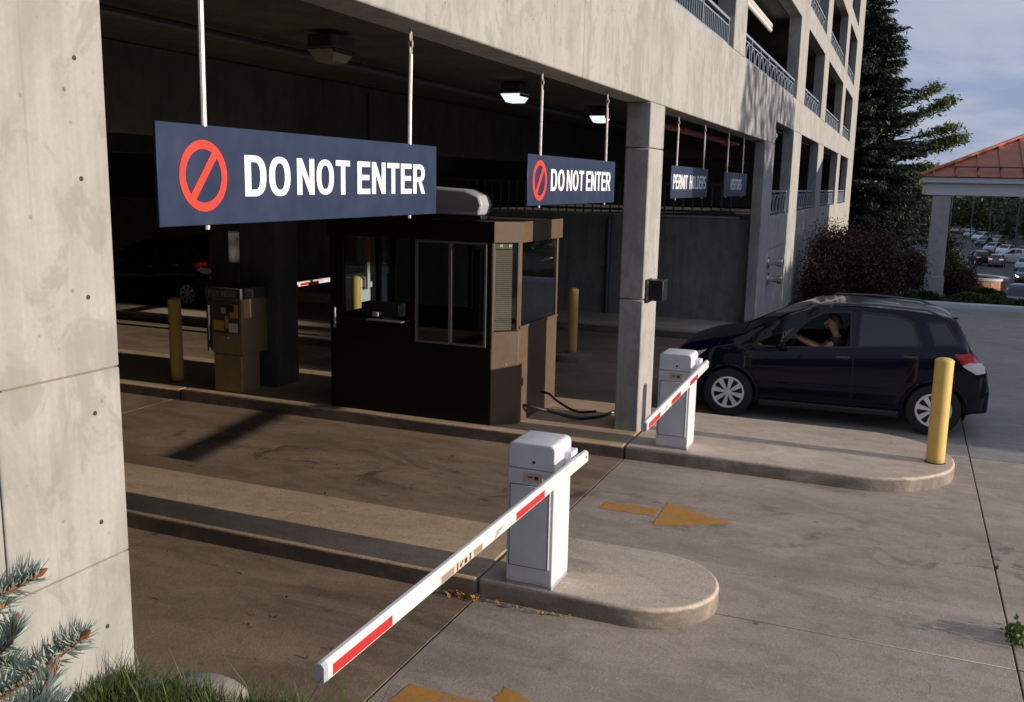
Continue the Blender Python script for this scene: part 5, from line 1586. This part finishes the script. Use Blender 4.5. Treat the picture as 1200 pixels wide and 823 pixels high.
# trees at the end of the far lot and on the slope
tp = [(150, -21.5, 9.5, 4.2, 'dark tree mass at the right edge above the yellow diamond sign'), (185, -23.5, 9, 4.5, 'dark tree behind the one at the right edge'), (236, -22, 8.5, 5, 'tree behind the light poles at the right'), (205, -3.6, 8, 3.2, 'tree half hidden behind the canopy pillar'), (226, -20.5, 7.5, 3.6, 'smaller tree beside the parked rows'), (120, -19.5, 6.5, 3, 'low tree on the slope just outside the right edge'), (258, -13, 8.5, 5.5, 'rounded tree closing the end of the far lot')]
for i, (x_, y_, h_, r_, lb) in enumerate(tp):
    t = thing('far_tree', lb, 'tree', (x_, y_, -7), 'trees round the far parking lot')
    tree_parts(t, x_, y_, -7, h_, .3, (r_ * .75, r_ * .75, h_ * .42), -7 + h_ * .56, 1500, r_ * .17, 'shrub' if i % 3 == 0 else 'leaf', 400 + i, 36)
belt('far_wood', [(272, -6, -7), (276, -17, -7), (280, -27, -7), (268, 6, -7), (272, -38, -7), (285, 16, -7), (300, -11, -7), (300, -24, -7), (265, -52, -7), (280, 32, -7), (330, 0, -7), (330, -40, -7), (158, -27, -7), (210, -25.5, -7)], (6., 6., 5.2), 1500, 1.1, 440)
struct(build('parking_lot', bx(78, 275, -60, 30, -7.2, -6.96), M['asphalt']))
def pole(x, y, h, label):
    t = thing('light_pole', label, 'light pole', (x, y, -7), 'light poles in the far lot')
    build('post', MB().tube([(x, y, -7), (x, y, -7 + h)], [.13, .08], 8), M['steel'], t)
    build('lamp_head', bx(x - .3, x + .3, y - .9, y + .1, -7 + h, -7 + h + .18), M['grey_cap'], t, bevel=.04)
pole(190, -7.3, 10, 'pale light pole nearest the canopy pillar'); pole(200, -14.5, 10, 'light pole in the middle of the far lot'); pole(180, -17.2, 9, 'light pole at the right of the far lot'); pole(215, -12.2, 9, 'thin light pole behind the bright white car')
ds = thing('road_sign', 'yellow diamond road sign at the right edge below the trees', 'road sign', (120, -13.5, -7))
build('post', MB().tube([(120, -13.5, -7), (120, -13.5, -3.2)], .05, 8), M['steel'], ds)
c_ = (-13.5, -3.9); q_ = .75
build('panel', MB().prism([(c_[0], c_[1] - q_), (c_[0] + q_, c_[1]), (c_[0], c_[1] + q_), (c_[0] - q_, c_[1])], 'x', 119.9, 119.94), M['yellow'], ds)

# round stone planter on the slope, with its handrail
pl = thing('stone_planter', 'round salmon stone planter wall on the slope right of the pillar', 'planter', (37.1, -2.55, -1.0))
cx_, cy_, R_ = 37.2, -2.45, 1.0
for row in range(4):
    za = -1.05 + row * .255; nst = 22
    for k in range(nst):
        a0 = 2 * math.pi * (k + .5 * (row % 2)) / nst; a1 = a0 + 2 * math.pi / nst - .012
        pr = [(cx_ + rr_ * math.cos(a), cy_ + rr_ * math.sin(a)) for rr_, aa in ((R_, (a0, (a0 + a1) / 2, a1)), (R_ - .2, (a1, a0))) for a in aa]
        build('stone', MB().prism(pr, 'z', za, za + .247), M['salmon'], pl, bevel=0)
n = 40; mbr = MB().lathe([(R_ - .24, -.03), (R_ + .04, -.03), (R_ + .04, .05), (R_ - .24, .05), (R_ - .24, -.03)], (cx_, cy_, 0), 40)
build('coping', mbr, M['fascia'], pl)
build('soil', MB().lathe([(0, -.08), (R_ - .22, -.08), (R_ - .22, -.2), (0, -.2)], (cx_, cy_, 0), 24), M['soil'], pl)
hr = thing('handrail', 'dark bent handrail in front of the salmon stone planter', 'handrail', (35.8, -2.6, -.9))
build('rail', MB().tube([(35.9, -2.25, .02), (35.9, -2.85, -.33), (35.9, -3.02, -.33), (35.9, -3.05, -.85)], .025, 8), M['steel'], hr)
for y_, zt_ in ((-2.45, -.1), (-2.85, -.34)):
    build('post', MB().tube([(35.9, y_, zt_), (35.9, y_, -.95)], .02, 8), M['steel'], hr)

# ================================================================== COPPER ROOFED CANOPY
cn = thing('entrance_canopy', 'copper-roofed entrance canopy on a pale square pillar at the right', 'canopy', (29.6, -1.0, 0))
build('pillar', bx(29.3, 29.75, -1.09, -.62, -.1, 2.87), M['pillar'], cn, bevel=.02)
build('plinth', bx(29.27, 29.78, -1.12, -.59, -.15, .62), M['pillar'], cn, bevel=.03)
build('pillar', bx(29.3, 29.95, -9.4, -8.9, -.1, 2.87), M['pillar'], cn, bevel=.02)
build('pillar', bx(36.5, 37.1, -9.4, -8.9, -1.6, 2.87), M['pillar'], cn, bevel=.02)
build('beam', bx(29.26, 37.4, -9.6, -.42, 2.88, 3.20), M['fascia'], cn, bevel=.01)
build('gutter', bx(29.12, 37.5, -9.72, -.30, 3.203, 3.37), M['fascia'], cn, bevel=.03)
# hipped roof: eaves z 3.38, ridge
ex0, ex1, ey0, ey1, ez = 29.05, 37.6, -9.8, -.24, 3.385
ins = 4.27; rz = ez + ins * .44
rx = (ex0 + ex1) / 2
A, B_, C_, D_ = (ex0, ey1, ez), (ex1, ey1, ez), (ex1, ey0, ez), (ex0, ey0, ez)
Rg1, Rg0 = (rx, ey1 - ins, rz), (rx, ey0 + ins, rz)
mb = MB().add([A, B_, C_, D_, Rg1, Rg0], [(0, 1, 4), (1, 2, 5, 4), (2, 3, 5), (3, 0, 4, 5), (0, 3, 2, 1)])
build('roof_sheet', mb, M['copper'], cn, smooth=0)
slope = (rz - ez) / ins
y_ = ey1 - .35
while y_ > ey0 + .2:
    run = min(ins, ey1 - y_, y_ - ey0)
    build('seam', MB().add([(ex0, y_ - .02, ez), (ex0, y_ + .02, ez), (ex0 + run, y_ + .02, ez + run * slope), (ex0 + run, y_ - .02, ez + run * slope), (ex0, y_ - .02, ez + .055), (ex0, y_ + .02, ez + .055), (ex0 + run, y_ + .02, ez + run * slope + .055), (ex0 + run, y_ - .02, ez + run * slope + .055)], [(0, 3, 2, 1), (4, 5, 6, 7), (0, 1, 5, 4), (1, 2, 6, 5), (2, 3, 7, 6), (3, 0, 4, 7)]), M['copper'], cn)
    y_ -= .56
for s_ in ((A, Rg1), (D_, Rg0)):
    build('hip_cap', MB().tube([Vector(s_[0]) + Vector((0, 0, .03)), Vector(s_[1]) + Vector((0, 0, .05))], .06, 8), M['copper'], cn)
build('snow_rail', MB().tube([(ex0 + .42, ey1 - .6, ez + .42 * slope + .09), (ex0 + .42, ey0 + .6, ez + .42 * slope + .09)], .018, 6), M['copper_dark'], cn)
y_ = ey1 - .62 - .28
while y_ > ey0 + .6:
    build('rail_clamp', bx(ex0 + .40, ex0 + .46, y_ - .03, y_ + .03, ez + .42 * slope + .0, ez + .42 * slope + .11), M['copper_dark'], cn)
    y_ -= .56

# ================================================================== SMALL THINGS ON THE DRIVE
rr = np.random.default_rng(9); n = 75
P = np.stack([5.925 - np.abs(rr.normal(0, .03, n)), np.where(rr.random(n) < .7, rr.normal(2.76, .10, n), rr.uniform(1.9, 2.7, n)), .008 + rr.random(n) * .02], 1)
v, f = leafcloud(P, .042, 2.5, .6, 9)
stuff(meshnp('leaf_litter', v, f, M['leaf_litter']))
n = 90
P = np.stack([rr.uniform(3.2, 9.6, n), rr.uniform(3.0, 6.8, n), np.full(n, .006)], 1)
v, f = leafcloud(P, .035, 6, .6, 10)
v[:, 2] = np.clip(v[:, 2], .003, .02)
stuff(meshnp('leaf_scatter', v, f, M['ink']))
def weed(x, y, h, n_, seed, label):
    t = thing('weed', label, 'weed', (x, y, 0))
    r_ = np.random.default_rng(seed)
    P = np.stack([x + r_.normal(0, .9 * h, n_), y + r_.normal(0, .3 * h, n_), np.abs(r_.normal(0, h * .5, n_)) + .01], 1)
    v, f = leafcloud(P, .045 if h > .05 else .02, .2, .5, seed, np.tile([0, 0, .8], (n_, 1)), .9)
    meshnp('foliage', v, f, M['weed'], t)
weed(6.90, -.935, .085, 200, 71, 'green weed tuft growing in the drive joint at the lower right edge')
weed(8.19, -.91, .02, 40, 72, 'tiny dry weed in the drive joint above the green tuft')
